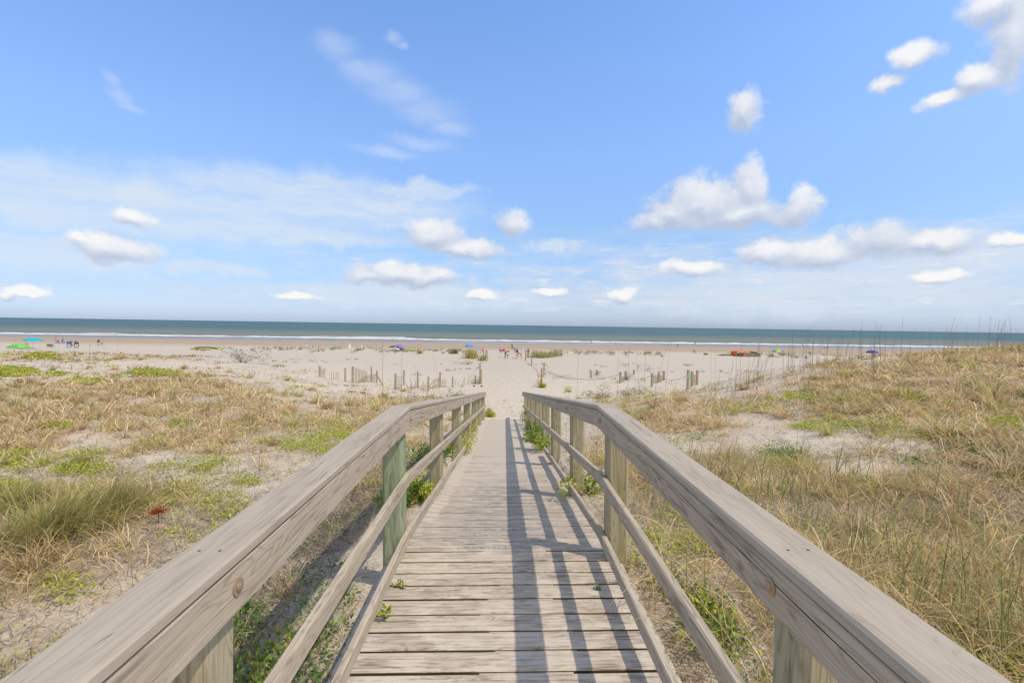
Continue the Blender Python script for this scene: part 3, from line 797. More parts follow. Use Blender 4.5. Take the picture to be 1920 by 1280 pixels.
# ------------------------------------------------------------------ vegetation builders
def lerp3(a, b, t): return np.array(a)[None, :] * (1 - t[:, None]) + np.array(b)[None, :] * t[:, None]
def palette(n, cols, w=None):
    c = np.array(cols, float); k = RNG.choice(len(c), n, p=w)
    return c[k] * RNG.uniform(0.62, 1.2, (n, 1))
def ribbons(P, azi, length, th0, curl, width, col, seg=4, twist=None, zfloor=True):
    """curved tapering blades; th0 = lean from vertical, curl = total added bend"""
    n = len(P)
    t = np.linspace(0, 1, seg + 1)
    tw = np.zeros(n) if twist is None else twist
    pts = np.zeros((n, seg + 1, 3)); pts[:, 0] = P
    for k in range(seg):
        th = th0 + curl * (k + .5) / seg
        a = azi + tw * (k + .5) / seg
        st = (length / seg)[:, None] * np.stack([np.sin(th) * np.cos(a), np.sin(th) * np.sin(a), np.cos(th)], -1)
        pts[:, k + 1] = pts[:, k] + st
    if zfloor:
        zf = ground_z(pts[..., 0], pts[..., 1]) + 0.004
        pts[..., 2] = np.maximum(pts[..., 2], zf)
    wa = azi + np.pi / 2 + RNG.uniform(-.7, .7, n)
    side = np.stack([np.cos(wa), np.sin(wa), RNG.uniform(-.3, .3, n)], -1)
    prof = np.array([0.75] + [1.0] * (seg - 1) + [0.12]) if seg > 1 else np.array([1, .2])
    prof = np.interp(t, [0, .25, .65, 1], [.8, 1, .8, .1])
    hw = (width / 2)[:, None] * prof[None, :]
    V = np.stack([pts - side[:, None, :] * hw[..., None], pts + side[:, None, :] * hw[..., None]], 2)   # n,seg+1,2,3
    V = V.reshape(n, (seg + 1) * 2, 3)
    base = np.arange(n)[:, None, None] * (seg + 1) * 2
    k = np.arange(seg)[None, :, None] * 2
    Q = (base + k + np.array([0, 1, 3, 2])[None, None, :]).reshape(-1, 4)
    C = np.repeat(col[:, None, :], (seg + 1) * 2, 1)
    return V.reshape(-1, 3), Q, C.reshape(-1, 3)
class Bag:
    def __init__(s): s.V = []; s.Q = []; s.C = []; s.n = 0
    def add(s, t):
        V, Q, C = t; s.V.append(V); s.Q.append(Q + s.n); s.C.append(C); s.n += len(V)
    def build(s, name, mat, parent=None, origin=None):
        V = np.vstack(s.V)
        if origin is not None: V = V - np.array(origin)[None, :]
        o = quad_mesh(name, V, np.vstack(s.Q), mat, parent, col=np.vstack(s.C))
        if origin is not None and parent is None: o.location = origin
        return o
def leaves(P, size, col, tilt=0.6, aspect=0.55):
    """small pointed leaves, each a kite folded along its midrib"""
    n = len(P)
    a = RNG.uniform(0, 2 * np.pi, n); b = RNG.normal(0, tilt, n); c = RNG.normal(0, tilt, n)
    d = np.stack([np.cos(a) * np.cos(b), np.sin(a) * np.cos(b), np.sin(np.abs(b))], -1)
    sd = np.stack([-np.sin(a) * np.cos(c), np.cos(a) * np.cos(c), np.sin(c)], -1)
    s_ = size[:, None]
    v0 = P; v1 = P + d * s_ * .5 + sd * s_ * aspect * .5; v2 = P + d * s_; v3 = P + d * s_ * .5 - sd * s_ * aspect * .5
    V = np.stack([v0, v1, v2, v3], 1).reshape(-1, 3)
    Q = np.arange(n * 4).reshape(n, 4)
    return V, Q, np.repeat(col, 4, 0)

def scatter(count, y0, y1, power, weight):
    """random spots on the dunes, denser near the eye; kept by weight(x,y,z)"""
    out = []
    got = 0
    while got < count:
        m = count * 3
        u = RNG.uniform(0, 1, m)
        y = (y0 ** (1 - power) + u * (y1 ** (1 - power) - y0 ** (1 - power))) ** (1 / (1 - power)) if power != 1 else y0 * (y1 / y0) ** u
        x = RNG.uniform(-1, 1, m) * (1.22 * y + 1.0)
        z = ground_z(x, y)
        wgt = weight(x, y, z)
        k = RNG.uniform(0, 1, m) < wgt
        out.append(np.stack([x[k], y[k], z[k]], -1)); got += int(k.sum())
        if len(out) > 60: break
    return np.vstack(out)[:count]

TAN = [(0.84, 0.65, 0.36), (0.78, 0.58, 0.30), (0.92, 0.76, 0.49), (0.52, 0.36, 0.18), (0.80, 0.62, 0.40), (0.74, 0.63, 0.25), (0.62, 0.37, 0.17)]
TANW = [.26, .2, .2, .1, .12, .08, .04]
GREENISH = [(0.38, 0.41, 0.14), (0.46, 0.45, 0.18), (0.31, 0.35, 0.11), (0.55, 0.50, 0.25)]
LIME = [(0.54, 0.58, 0.06), (0.46, 0.52, 0.05), (0.64, 0.64, 0.11), (0.32, 0.40, 0.045), (0.58, 0.52, 0.11)]
DKGREEN = [(0.14, 0.27, 0.05), (0.19, 0.34, 0.06), (0.27, 0.40, 0.08), (0.11, 0.21, 0.06)]
GREYTWIG = [(0.36, 0.28, 0.21), (0.13, 0.095, 0.075), (0.46, 0.37, 0.28), (0.52, 0.40, 0.26)]

DOCK = spot(297, 982)
def build_dry_grass():
    bag = Bag()
    def wd(x, y, z):
        d, g, px, py = cover(x, y, z)
        nz_ = fbm(x * .9, y * .9, 91, 3)
        return np.clip(d ** 1.8 * 1.15 - .18 + nz_ * 0.85 * np.clip(d * 1.7, 0, 1), 0, 1) * (d > 0.03)
    for (cnt, a, b, pw, bl) in ((1400, 0.9, 7, 1.2, 30), (2800, 5, 22, 1.5, 29), (3600, 16, 50, 1.3, 24)):
        C = scatter(cnt, a, b, pw, wd)
        for seg_i in range(1):
            n = len(C)
            rep = RNG.integers(int(bl * .5), int(bl * 1.5), n)
            idx = np.repeat(np.arange(n), rep); m = len(idx)
            spread = RNG.uniform(.05, .22, n)[idx]
            ang = RNG.uniform(0, 2 * np.pi, m)
            rr = np.abs(RNG.normal(0, 1, m)) * spread
            P = C[idx].copy(); P[:, 0] += np.cos(ang) * rr; P[:, 1] += np.sin(ang) * rr
            ok = (np.abs(P[:, 0]) > .86) | (P[:, 1] > 17.8)
            P = P[ok]; idx = idx[ok]; ang = ang[ok]; m = len(P)
            P[:, 2] = ground_z(P[:, 0], P[:, 1]) - .01
            dist = np.hypot(P[:, 0], P[:, 1])
            tall = RNG.uniform(.55, 1.15, n)[idx]
            near_rail = np.clip(1.6 - np.abs(P[:, 0]) * .9, 0, .75)
            L = RNG.uniform(.14, .44, m) * tall * (1 - .45 * near_rail)
            wid = np.maximum(RNG.uniform(.0035, .0080, m), dist * RNG.uniform(.0008, .0016, m))
            az = ang + RNG.normal(0, .8, m) + .4 * RNG.normal(0, 1, n)[idx]
            col = palette(m, TAN, TANW) * RNG.uniform(.8, 1.15, (n, 1))[idx]
            gmix = (RNG.uniform(0, 1, n) < .18)[idx] & (RNG.uniform(0, 1, m) < .6)
            col[gmix] = palette(int(gmix.sum()), GREENISH)
            seg = 5 if a < 2 else 4 if a < 10 else 3
            bag.add(ribbons(P, az, L, RNG.uniform(.05, .9, m), RNG.uniform(.5, 3.3, m), wid, col, seg, RNG.normal(0, 1.2, m)))
    # scattered spiky tussocks standing out of the mat
    for (cnt, a, b, k) in ((75, 1.6, 8, 80), (190, 7, 26, 75), (140, 20, 48, 42)):
        C = scatter(cnt, a, b, 1.2, lambda x, y, z: np.clip(cover(x, y, z)[0] * 1.6 - .15, 0, 1) * (np.abs(x) > 1.5) * (np.hypot(x - DOCK[0], y - DOCK[1] + .25) > .75))
        n = len(C); rep_ = RNG.integers(int(k * .5), int(k * 1.4), n); idx = np.repeat(np.arange(n), rep_); m = len(idx)
        ang = RNG.uniform(0, 6.28, m); rr = np.abs(RNG.normal(0, .06, m)) * (1 + .02 * C[idx, 1])
        P = C[idx].copy(); P[:, 0] += np.cos(ang) * rr; P[:, 1] += np.sin(ang) * rr; P[:, 2] = ground_z(P[:, 0], P[:, 1]) - .01
        dist = np.hypot(P[:, 0], P[:, 1]); hs = RNG.uniform(.7, 1.25, n)[idx]
        hue = np.array([(0.78, 0.59, 0.32), (0.62, 0.43, 0.22), (0.66, 0.60, 0.24), (0.86, 0.70, 0.42)])[RNG.integers(0, 4, n)][idx]
        bag.add(ribbons(P, ang + RNG.normal(0, .5, m), RNG.uniform(.16, .44, m) * hs, RNG.uniform(.0, .75, m), RNG.uniform(.2, 2.0, m), np.maximum(RNG.uniform(.003, .0065, m), dist * RNG.uniform(.0008, .0014, m)),
                        hue * RNG.uniform(.55, 1.2, (m, 1)), 5, RNG.normal(0, .7, m)))
    o = bag.build('dry_dune_grass', M['grass'])
    tag(o, 'tangled tan dune grass covering the dunes on both sides', 'dune grass', kind='stuff')
build_dry_grass()

def build_green_cover():
    bag = Bag()
    def wg(x, y, z):
        d, g, px, py = cover(x, y, z)
        p = patchval(px, py) * (y < 55) * ((np.abs(x) > .9))
        nz_ = fbm(x * 1.7, y * 1.7, 191, 3)
        return np.clip(np.maximum((g - .42 + nz_ * .85) * 1.2 * (g > .05), p), 0, 1)
    for (cnt, a, b, pw, k) in ((2600, .9, 7, 1.2, 15), (3800, 5, 24, 1.5, 11), (1500, 18, 50, 1.3, 8)):
        C = scatter(cnt, a, b, pw, wg)
        n = len(C); idx = np.repeat(np.arange(n), k); m = len(idx)
        P = C[idx].copy(); P[:, :2] += RNG.normal(0, .055, (m, 2)) * (1 + P[:, 1:2] * .05)
        ok = (np.abs(P[:, 0]) > .84) | (P[:, 1] > 17.8); P = P[ok]; idx = idx[ok]; m = len(P)
        P[:, 2] = ground_z(P[:, 0], P[:, 1]) + RNG.uniform(.01, .07, m)
        dist = np.hypot(P[:, 0], P[:, 1])
        sz = np.maximum(RNG.uniform(.018, .042, m), dist * .0042)
        darkp = (fbm(C[:, 0] * .7, C[:, 1] * .7, 555, 2) + .25 * (C[:, 0] > 3.5) * (C[:, 1] < 7) + .2 * (np.abs(C[:, 0]) < 2.2) > .38 + .5 * (C[:, 0] < -2.5))[idx]
        col = palette(m, LIME)
        col[darkp] = palette(int(darkp.sum()), DKGREEN)
        bag.add(leaves(P, sz, col, .55))
    tag(bag.build('dune_ground_cover', M['leaf']), 'low yellow-green leafy ground cover creeping in patches over dune sand', 'ground cover', kind='stuff')
build_green_cover()

def build_litter():
    bag = Bag()
    def wl(x, y, z):
        d, g, px, py = cover(x, y, z)
        nz_ = fbm(x * 1.1, y * 1.1, 291, 3)
        return np.clip((d + g) * .7 + nz_ * .5 + .22, 0, 1) * ((d + g) > .05)
    for (cnt, a, b, pw) in ((44000, .9, 7, 1.15), (48000, 4, 22, 1.4), (16000, 18, 50, 1.2)):
        P = scatter(cnt, a, b, pw, wl)
        P = P[(np.abs(P[:, 0]) > .80) | (P[:, 1] > 17.8)]
        n = len(P); dist = np.hypot(P[:, 0], P[:, 1])
        P[:, 2] += RNG.uniform(.003, .02, n)
        bag.add(ribbons(P, RNG.uniform(0, 6.28, n), RNG.uniform(.05, .26, n), RNG.uniform(.9, 1.6, n), RNG.uniform(-.3, .7, n),
                        np.maximum(RNG.uniform(.002, .004, n), dist * .0008), palette(n, GREYTWIG), 3, RNG.normal(0, 1.0, n)))
    n = 2600
    P = np.stack([RNG.normal(-1.62, .2, n), RNG.uniform(1.2, 7.5, n), np.zeros(n)], -1); P[:, 2] = ground_z(P[:, 0], P[:, 1]) + RNG.uniform(.005, .06, n)
    bag.add(ribbons(P, RNG.uniform(0, 6.28, n), RNG.uniform(.1, .42, n), RNG.uniform(1.1, 1.6, n), RNG.uniform(-.4, .5, n), RNG.uniform(.002, .0045, n), palette(n, [(.07, .05, .04), (.12, .08, .06), (.2, .1, .06)]), 4, RNG.normal(0, 1.2, n)))
    tag(bag.build('dead_twig_litter', M['twig']), 'grey brown dead twigs and straw scattered over the dune sand', 'plant litter', kind='stuff')
build_litter()

def build_green_blades():
    """upright green-stalked grass beside the right rail and at the near right"""
    bag = Bag()
    spots = [(1900, 1240, 60), (1860, 1180, 50), (1780, 1190, 50), (1700, 1120, 36), (1600, 1060, 30), (1740, 1080, 36), (1500, 960, 36), (1440, 930, 36), (1380, 900, 36), (1330, 880, 30),
             (1300, 930, 40), (1260, 900, 40), (1240, 960, 36), (1290, 1000, 30), (1350, 960, 36), (1240, 870, 30), (1420, 1000, 36), (1530, 1010, 30), (1650, 1000, 30), (1880, 1080, 36), (1250, 1080, 10), (1290, 1150, 10), (1210, 820, 24),
             (1580, 900, 20), (1800, 980, 22), (1380, 1180, 8), (1000, 800, 18), (1180, 880, 24), (1185, 930, 24)]
    for (px, py, k) in spots:
        C = spot(px, py); 
        if abs(C[0]) < .95: C[0] = .98 * np.sign(C[0])
        m = k
        P = np.tile(C, (m, 1)); P[:, :2] += RNG.normal(0, .16, (m, 2)); P[:, 0] = np.where(P[:, 0] > 0, np.maximum(P[:, 0], .87), P[:, 0])
        P[:, 2] = ground_z(P[:, 0], P[:, 1]) - .01
        dist = np.hypot(P[:, 0], P[:, 1])
        bag.add(ribbons(P, RNG.uniform(0, 6.28, m), RNG.uniform(.25, .62, m), RNG.uniform(0, .28, m), RNG.uniform(.0, .8, m), np.maximum(.004, dist * .0012) * RNG.uniform(.8, 1.3, m), palette(m, GREENISH + [(.45, .38, .2), (.20, .27, .07)]), 5))
    rs_ = np.random.default_rng(4)
    for q in range(95):
        C = spot(rs_.uniform(1180, 1915), rs_.uniform(840, 1270))
        if abs(C[0]) < 1.0 or C[0] < 0: continue
        m = 12; P = np.tile(C, (m, 1)); P[:, :2] += RNG.normal(0, .07, (m, 2)); P[:, 2] = ground_z(P[:, 0], P[:, 1]) - .01
        bag.add(ribbons(P, RNG.uniform(0, 6.28, m), RNG.uniform(.35, .8, m), RNG.uniform(.1, .5, m), RNG.uniform(1.2, 2.8, m), RNG.uniform(.0035, .006, m), palette(m, TAN + GREENISH[:1]), 7, RNG.normal(0, .8, m)))
    tag(bag.build('green_dune_grass', M['grass']), 'upright green and straw grass blades growing along the right rail', 'dune grass', kind='stuff')
build_green_blades()

# ---- grass tussocks, bushes, single plants (things)
def tussock(px, py, label, rad=.35, n=420, h=(.35, .6), cols=GREENISH, lean=None, name='grass_tussock', cat='grass tuft', group=None, upright=0.0, y=None):
    C = spot(px, py) if y is None else y
    bag = Bag()
    ang = RNG.uniform(0, 6.28, n); rr = np.abs(RNG.normal(0, .45, n)) * rad
    P = np.stack([C[0] + np.cos(ang) * rr, C[1] + np.sin(ang) * rr, 0 * rr], -1)
    P[:, 2] = ground_z(P[:, 0], P[:, 1]) - .01
    az = ang + RNG.normal(0, .7, n)
    if lean is not None: az = np.where(RNG.uniform(0, 1, n) < .62, lean + RNG.normal(0, .6, n), az)
    dist = float(np.hypot(C[0], C[1]))
    wd = np.maximum(RNG.uniform(.0022, .004, n), dist * RNG.uniform(.0009, .0014, n))
    bag.add(ribbons(P, az, RNG.uniform(h[0], h[1], n), RNG.uniform(.0, .7, n) * (1 - upright), RNG.uniform(.2, 1.8, n) * (1 - upright * .7), wd, palette(n, cols), 5, RNG.normal(0, .5, n)))
    o = bag.build(name, M['grass'], origin=C)
    return tag(o, label, cat, group)
OLIVE = [(0.54, 0.49, 0.15), (0.44, 0.42, 0.13), (0.68, 0.57, 0.28), (0.34, 0.35, 0.10), (0.62, 0.50, 0.22)]
tussock(90, 1010, 'large olive green tussock of fine grass nearest the left edge of the photo', .55, 1000, (.3, .62), OLIVE, lean=0.2)
tussock(205, 965, 'olive yellow tussock of fine grass swept toward the red seed head', .45, 750, (.3, .55), OLIVE, lean=0.1)
tussock(30, 960, 'smaller olive tussock behind the large one at the left edge', .35, 600, (.25, .5), OLIVE, lean=0.3)
tussock(882, 672, 'tall golden green grass clump on the berm left of the path mouth', 1.3, 230, (.6, 1.9), [(0.66, 0.52, 0.16), (0.48, 0.46, 0.15), (0.72, 0.56, 0.26)], name='berm_grass_clump', upright=.6)
tussock(851, 663, 'grey green grass clump just left of the tall golden clump', .9, 160, (.5, 1.0), [(0.36, 0.33, 0.2), (0.3, 0.3, 0.14)], name='berm_grass_clump', upright=.5)
for k, (px, py, lab) in enumerate([(1004, 670, 'left end clump of the green grass mound right of the path'), (1018, 671, 'second clump of the green grass mound right of the path'),
                                   (1032, 669, 'middle clump of the green grass mound right of the path'), (1044, 667, 'right end clump of the green grass mound right of the path')]):
    tussock(px, py, lab, 1.7, 150, (.3, 1.3), [(0.56, 0.50, 0.22), (0.44, 0.44, 0.17), (0.62, 0.53, 0.3)], name='berm_grass_clump', upright=.5, group='grass on the mound by the path')
tussock(905, 676, 'grass tuft round the posts left of the path mouth', .8, 140, (.4, .9), OLIVE, name='berm_grass_clump', upright=.5)
tussock(788, 663, 'leaning grass tuft on the berm beside the purple canopy', .7, 60, (.5, 1.1), OLIVE, name='berm_grass_clump', upright=.5)

def build_berm_sprigs():
    bag = Bag()
    n = 420
    x = RNG.uniform(-52, 92, n); x = x[(np.abs(x) > 5)]; n = len(x)
    y = 82 + RNG.normal(0, 2.6, n) + 0 * x
    keep = vnoise(x * .22, x * 0, 8) > .35; x = x[keep]; y = y[keep]; n = len(x)
    k = 12; idx = np.repeat(np.arange(n), k); m = len(idx)
    P = np.stack([x[idx] + RNG.normal(0, .25, m), y[idx] + RNG.normal(0, .25, m), 0 * idx], -1); P[:, 2] = ground_z(P[:, 0], P[:, 1]) - .02
    bag.add(ribbons(P, RNG.uniform(0, 6.28, m), RNG.uniform(.2, .75, m), RNG.uniform(0, .7, m), RNG.uniform(0, 1, m), RNG.uniform(.05, .09, m), palette(m, [(0.40, 0.36, 0.22), (0.34, 0.33, 0.16), (0.46, 0.40, 0.28)]), 3))
    # sparse dead sprigs on the sand flat and on the far left dune
    def ws(x, y, z): return 0.5 * (fbm(x * .25, y * .25, 700, 3) > .25) * (np.abs(x) > 2.5)
    C = scatter(420, 20, 62, .4, ws); k = 9; idx = np.repeat(np.arange(len(C)), k); m = len(idx)
    P = C[idx]; P[:, :2] += RNG.normal(0, .15, (m, 2)); P[:, 2] = ground_z(P[:, 0], P[:, 1])
    bag.add(ribbons(P, RNG.uniform(0, 6.28, m), RNG.uniform(.12, .38, m), RNG.uniform(.2, 1.2, m), RNG.uniform(0, .8, m), RNG.uniform(.02, .035, m) * (P[:, 1] / 35), palette(m, GREYTWIG), 3))
    tag(bag.build('sparse_berm_grass', M['grass']), 'sparse grass sprigs along the low berm and bare sand flat', 'grass sprigs', kind='stuff')
build_berm_sprigs()

def bush(loc, label, r=(.3, .3, .25), n=900, cols=LIME, size=.03, cat='bush', name='leafy_bush', flower=False, twigs=14):
    """stems with leaves spread through an uneven crown"""
    C = np.array(loc, float)
    root = empty(name, C, 0, label, cat)
    # several overlapping sub-crowns make the outline uneven
    k = 7; cen = RNG.normal(0, .42, (k, 3)); cen[:, 2] = np.abs(cen[:, 2]) * .8 + .15; rad = RNG.uniform(.35, .62, k)
    w_ = RNG.integers(0, k, n)
    d = RNG.normal(0, 1, (n, 3)); d /= np.linalg.norm(d, axis=1)[:, None]
    q = cen[w_] + d * (rad[w_] * RNG.uniform(.45, 1.05, n))[:, None]
    P = q * np.array(r)[None, :]
    P[:, 2] = np.abs(P[:, 2])
    s_ = RNG.uniform(.7, 1.3, n) * size
    col = palette(n, cols) * (0.85 + .3 * RNG.uniform(0, 1, k))[w_][:, None]
    b = Bag(); b.add(leaves(P, s_, col, .8)); b.build('foliage', M['leaf'], root)
    st = MB()
    for j in range(twigs):
        t = q[RNG.integers(0, n)] * np.array(r); t[2] = abs(t[2])
        st.tube([(t[0] * .1, t[1] * .1, -.05), (t[0] * .5, t[1] * .5, t[2] * .6), tuple(t)], [.006, .004, .002], 5)
    st.build('stem', flat_mat_cached('twiggy_stem', (0.20, 0.15, 0.08)), root)
    return root
_mc = {}
def flat_mat_cached(name, c, **k):
    if name not in _mc: _mc[name] = flat_mat(name, c, **k)
    return _mc[name]

def rail_ground(x, y): return (x, y, max(gz(x, y), ZC + zline(y) - HD - .05) if abs(x) < .85 else gz(x, y))
bush(rail_ground(-1.12, 5.0), 'dark and lime leafy bush between the first two ramp posts on the left', (.26, .36, .22), 1100, DKGREEN + LIME[:2], .045)
bush(rail_ground(-.88, 5.15), 'yellow green clump behind the toe rail left of the ramp', (.20, .34, .20), 900, LIME, .035)
bush(rail_ground(-.74, 8.3), 'big round lime bush hanging over the ramp edge on the left', (.24, .50, .28), 1500, LIME, .04)
bush(rail_ground(-.80, 11.2), 'small straggly lime bush farther down the left ramp edge', (.22, .5, .26), 700, LIME, .045)
bush(rail_ground(-.52, 17.9), 'bright lime mound at the far end of the left handrail', (.24, .28, .30), 2000, [(0.50, 0.55, 0.04), (0.40, 0.48, 0.04), (0.6, 0.6, 0.08)], .035)
bush(rail_ground(.84, 5.0), 'low green bush hiding the toe rail beside the third right post', (.18, .34, .20), 900, LIME + DKGREEN[:2], .038)
bush(rail_ground(.78, 8.6), 'leafy green bush over the right ramp edge after the toe rail ends', (.22, .5, .26), 1200, LIME + DKGREEN[:2], .042)
bush(rail_ground(.76, 10.6), 'dark green bush shading the right ramp edge midway down', (.24, .75, .34), 1400, LIME[:2] + DKGREEN, .045)
bush(rail_ground(.74, 13.4), 'pale olive bush near the lower right posts', (.24, 1.0, .36), 1300, [(0.38, 0.38, 0.15), (0.3, 0.33, 0.1), (0.25, 0.3, 0.08)], .05)
bush(rail_ground(-1.05, 6.9), 'shaded green undergrowth behind the left mid rail near the third post', (.4, .7, .3), 1200, DKGREEN + LIME[:1], .045)
bush(rail_ground(-1.6, 3.0), 'dark green creeping plant in the shadow of the left rail', (.4, .5, .12), 700, DKGREEN, .035)
bush(rail_ground(-1.15, 2.2), 'low green and rusty leaved plants beside the near left deck edge', (.3, .8, .12), 1500, LIME + DKGREEN + [(.4, .2, .06)], .032)
bush(rail_ground(1.15, 2.7), 'green leafy weeds beside the right deck edge below the mid rail', (.25, .5, .16), 900, LIME + DKGREEN, .032)
bush(rail_ground(1.45, 1.9), 'lime weeds under the near right handrail', (.3, .35, .14), 700, LIME, .032)

bush((-.635, 2.56, ZC + zline(2.56) - HD + .002), 'tiny green sprout growing between planks near the left toe rail', (.05, .035, .05), 16, LIME, .045, 'sprout', 'plank_sprout', twigs=3)
bush((-.60, 2.86, ZC + zline(2.86) - HD + .002), 'second tiny sprout between planks, a little farther along the left toe rail', (.06, .03, .04), 14, LIME, .04, 'sprout', 'plank_sprout', twigs=3)
bush((.605, 2.82, ZC + zline(2.82) - HD + .004), 'four leaved green sprout lying in the shadow stripe on the right planks', (.03, .03, .02), 6, DKGREEN, .05, 'sprout', 'plank_sprout', twigs=2)
def red_dock():
    C = spot(297, 982)
    root = empty('red_dock_plant', C, 0, 'rust red seed head on a short stem beside the olive tussock', 'wild plant')
    st = MB(); st.tube([(0, 0, -.03), (.005, 0, .06), (0, 0, .13)], [.006, .005, .004], 6); st.build('stem', flat_mat_cached('dark_red_stem', (0.13, 0.06, 0.04)), root)
    n = 420; d = RNG.normal(0, 1, (n, 3)); d /= np.linalg.norm(d, axis=1)[:, None]; d[:, 2] = np.abs(d[:, 2]) * .7
    P = d * RNG.uniform(.03, .085, n)[:, None] + np.array([0, 0, .11])
    b = Bag(); b.add(leaves(P, np.full(n, .017), palette(n, [(0.44, 0.10, 0.05), (0.36, 0.07, 0.04), (0.5, 0.18, 0.08)]), .9, .9)); b.build('seed_head', M['leaf'], root)
red_dock()

def scene_bush(px, py, label, r, n, cols, size, name='leafy_bush', twigs=10, cat='bush'):
    return bush(spot(px, py), label, r, n, cols, size, cat, name, twigs=twigs)
scene_bush(1016, 726, 'round green bush at the foot of the brown stake right of the path', (.42, .35, .40), 600, LIME, .09)
scene_bush(1068, 735, 'small green sprout on bare sand right of the path', (.4, .35, .30), 160, LIME, .09)
scene_bush(893, 720, 'tan and green tuft round the short post left of the path', (.35, .3, .35), 240, [(.4, .34, .15), (.3, .32, .1)], .08)
scene_bush(1175, 712, 'dead grey brush heaped between the trough posts', (.7, .5, .45), 320, GREYTWIG, .07, 'dead_brush', 30, 'dead brush')
scene_bush(1115, 703, 'dead grey brush beside the small left trough post', (.8, .5, .4), 200, GREYTWIG, .07, 'dead_brush', 24, 'dead brush')
scene_bush(455, 680, 'dead grey shrub on the crest of the far left dune', (1.6, 1.0, .9), 420, GREYTWIG + [(.3, .3, .14)], .12, 'dead_brush', 46, 'dead brush')
scene_bush(875, 674 + 9, 'dead grey twigs on the sand left of the path below the golden clump', (1.2, .8, .6), 160, GREYTWIG, .12, 'dead_brush', 40, 'dead brush')
scene_bush(848, 752, 'green and grey brush behind the far end of the left handrail', (1.1, .5, .35), 700, [(.34, .36, .12), (.3, .27, .18), (.25, .3, .08)], .07)
scene_bush(795, 753, 'tan tuft behind the left handrail where it bends', (.9, .5, .35), 500, [(.44, .33, .18), (.34, .3, .12)], .07)
scene_bush(1130, 745, 'brown dead bush behind the right handrail bend', (1.1, .6, .5), 500, [(.36, .26, .16), (.42, .33, .2), (.3, .3, .14)], .08, 'dead_brush', 40, 'dead brush')
scene_bush(1185, 742, 'olive low bush on the sand edge behind the right handrail', (1.0, .6, .4), 500, [(.3, .3, .12), (.4, .34, .18)], .08)

# ------------------------------------------------------------------ sea oats: tall single stalks
def stalk_mesh(h, lean, bend, w_, seed, plume=True):
    rn = np.random.default_rng(seed); b = Bag()
    seg = 8; t = np.linspace(0, 1, seg + 1)
    X = lean * t * h + bend * t ** 2 * h; Z = h * t
    pts = np.stack([X, 0.02 * np.sin(t * 3 + seed), Z], -1)
    V = []; Q = []
    for i, p in enumerate(pts):
        ww = w_ * (1 - .45 * t[i])
        for k in range(4):
            a = math.pi / 2 * k + .4
            V.append((p[0] + ww * math.cos(a), p[1] + ww * math.sin(a), p[2]))
    for i in range(seg):
        for k in range(4):
            a = i * 4 + k; c = i * 4 + (k + 1) % 4
            Q.append((a, c, c + 4, a + 4))
    C = np.tile(np.array([[0.38, 0.30, 0.19]]), (len(V), 1)) * rn.uniform(.75, 1.1)
    b.add((np.array(V), np.array(Q), C))
    if plume:
        n = 22; tt = rn.uniform(.74, 1.0, n)
        P = np.stack([np.interp(tt, t, X), 0 * tt, tt * h], -1)
        s = np.full(n, w_ * 4.5)
        b.add(leaves(P, s, np.tile(np.array([[0.46, 0.36, 0.22]]), (n, 1)), 1.1, .35))
    # two or three basal leaves
    m = 5
    b.add(ribbons(np.zeros((m, 3)) + np.array([0, 0, 0]), rn.uniform(0, 6.28, m), rn.uniform(.15, .35, m) * h, rn.uniform(.1, .5, m), rn.uniform(.3, 1.3, m), np.full(m, w_ * 1.8), np.tile(np.array([[0.42, 0.33, 0.18]]), (m, 1)), 4, zfloor=False))
    me_o = b.build('tmp', M['grass'])
    me = me_o.data; bpy.data.objects.remove(me_o)
    return me
_sm = {}
def add_stalk(bx, by, tx, ty, group, label, wpx=.8, plume=True, C=None):
    C = spot(bx, by) if C is None else C
    T = at_depth(tx, ty, C[1])
    h = max(.2, T[2] - C[2]); lean = (T[0] - C[0]) / h
    wide = group == 'sea oats on the right dune'
    q = (round(lean * 5) / 5, plume, random.randint(0, 2), wide)
    if q not in _sm: _sm[q] = stalk_mesh(1.0, q[0] * .75, q[0] * .25, (0.0036 if wide else 0.0027), random.randint(0, 999), plume)
    o = bpy.data.objects.new('sea_oat_stalk', _sm[q]); COL.objects.link(o)
    o.location = C; 
    sxy = wpx * C[1] / 890 / 0.0068
    o.scale = (h * (lean / q[0] if abs(q[0]) > .15 else 1), h, h)
    # keep stalk thickness sensible: thickness scales with height and distance through y only
    o.rotation_euler = (random.uniform(-.05, .05), 0, 0)
    tag(o, label, 'sea oat', group)
    return o
MID = ('sea oats rising over the sand flat', 'thin dry sea oat stalk standing in front of the bare sand flat')
RGT = ('sea oats on the right dune', 'tall thin dry sea oat stalk among the grass of the right dune')
LFT = ('sea oats on the left dune', 'thin dry sea oat stalk among the grass of the left dune')
TRACED = [(558, 712, 556, 655), (636, 760, 581, 657), (694, 756, 700, 700), (718, 760, 723, 640), (722, 755, 715, 690), (752, 748, 751, 655), (778, 757, 782, 686),
          (826, 748, 811, 662), (613, 750, 620, 690), (595, 757, 592, 715), (672, 762, 668, 712), (670, 760, 684, 718), (742, 760, 748, 718), (528, 720, 529, 680),
          (1082, 752, 1079, 663), (1104, 745, 1102, 690), (1157, 742, 1159, 655), (1222, 752, 1150, 665), (1178, 745, 1177, 640), (1200, 742, 1190, 627), (1208, 756, 1221, 642), (1232, 748, 1222, 655),
          (1245, 748, 1262, 632), (1225, 745, 1256, 642), (1256, 722, 1272, 685), (1140, 748, 1150, 700), (1120, 745, 1112, 706), (1065, 748, 1072, 716), (1333, 742, 1337, 650), (1341, 742, 1345, 655), (1350, 738, 1367, 690),
          (1322, 745, 1318, 690), (1276, 750, 1284, 700), (1190, 752, 1196, 700), (1290, 750, 1306, 715)]
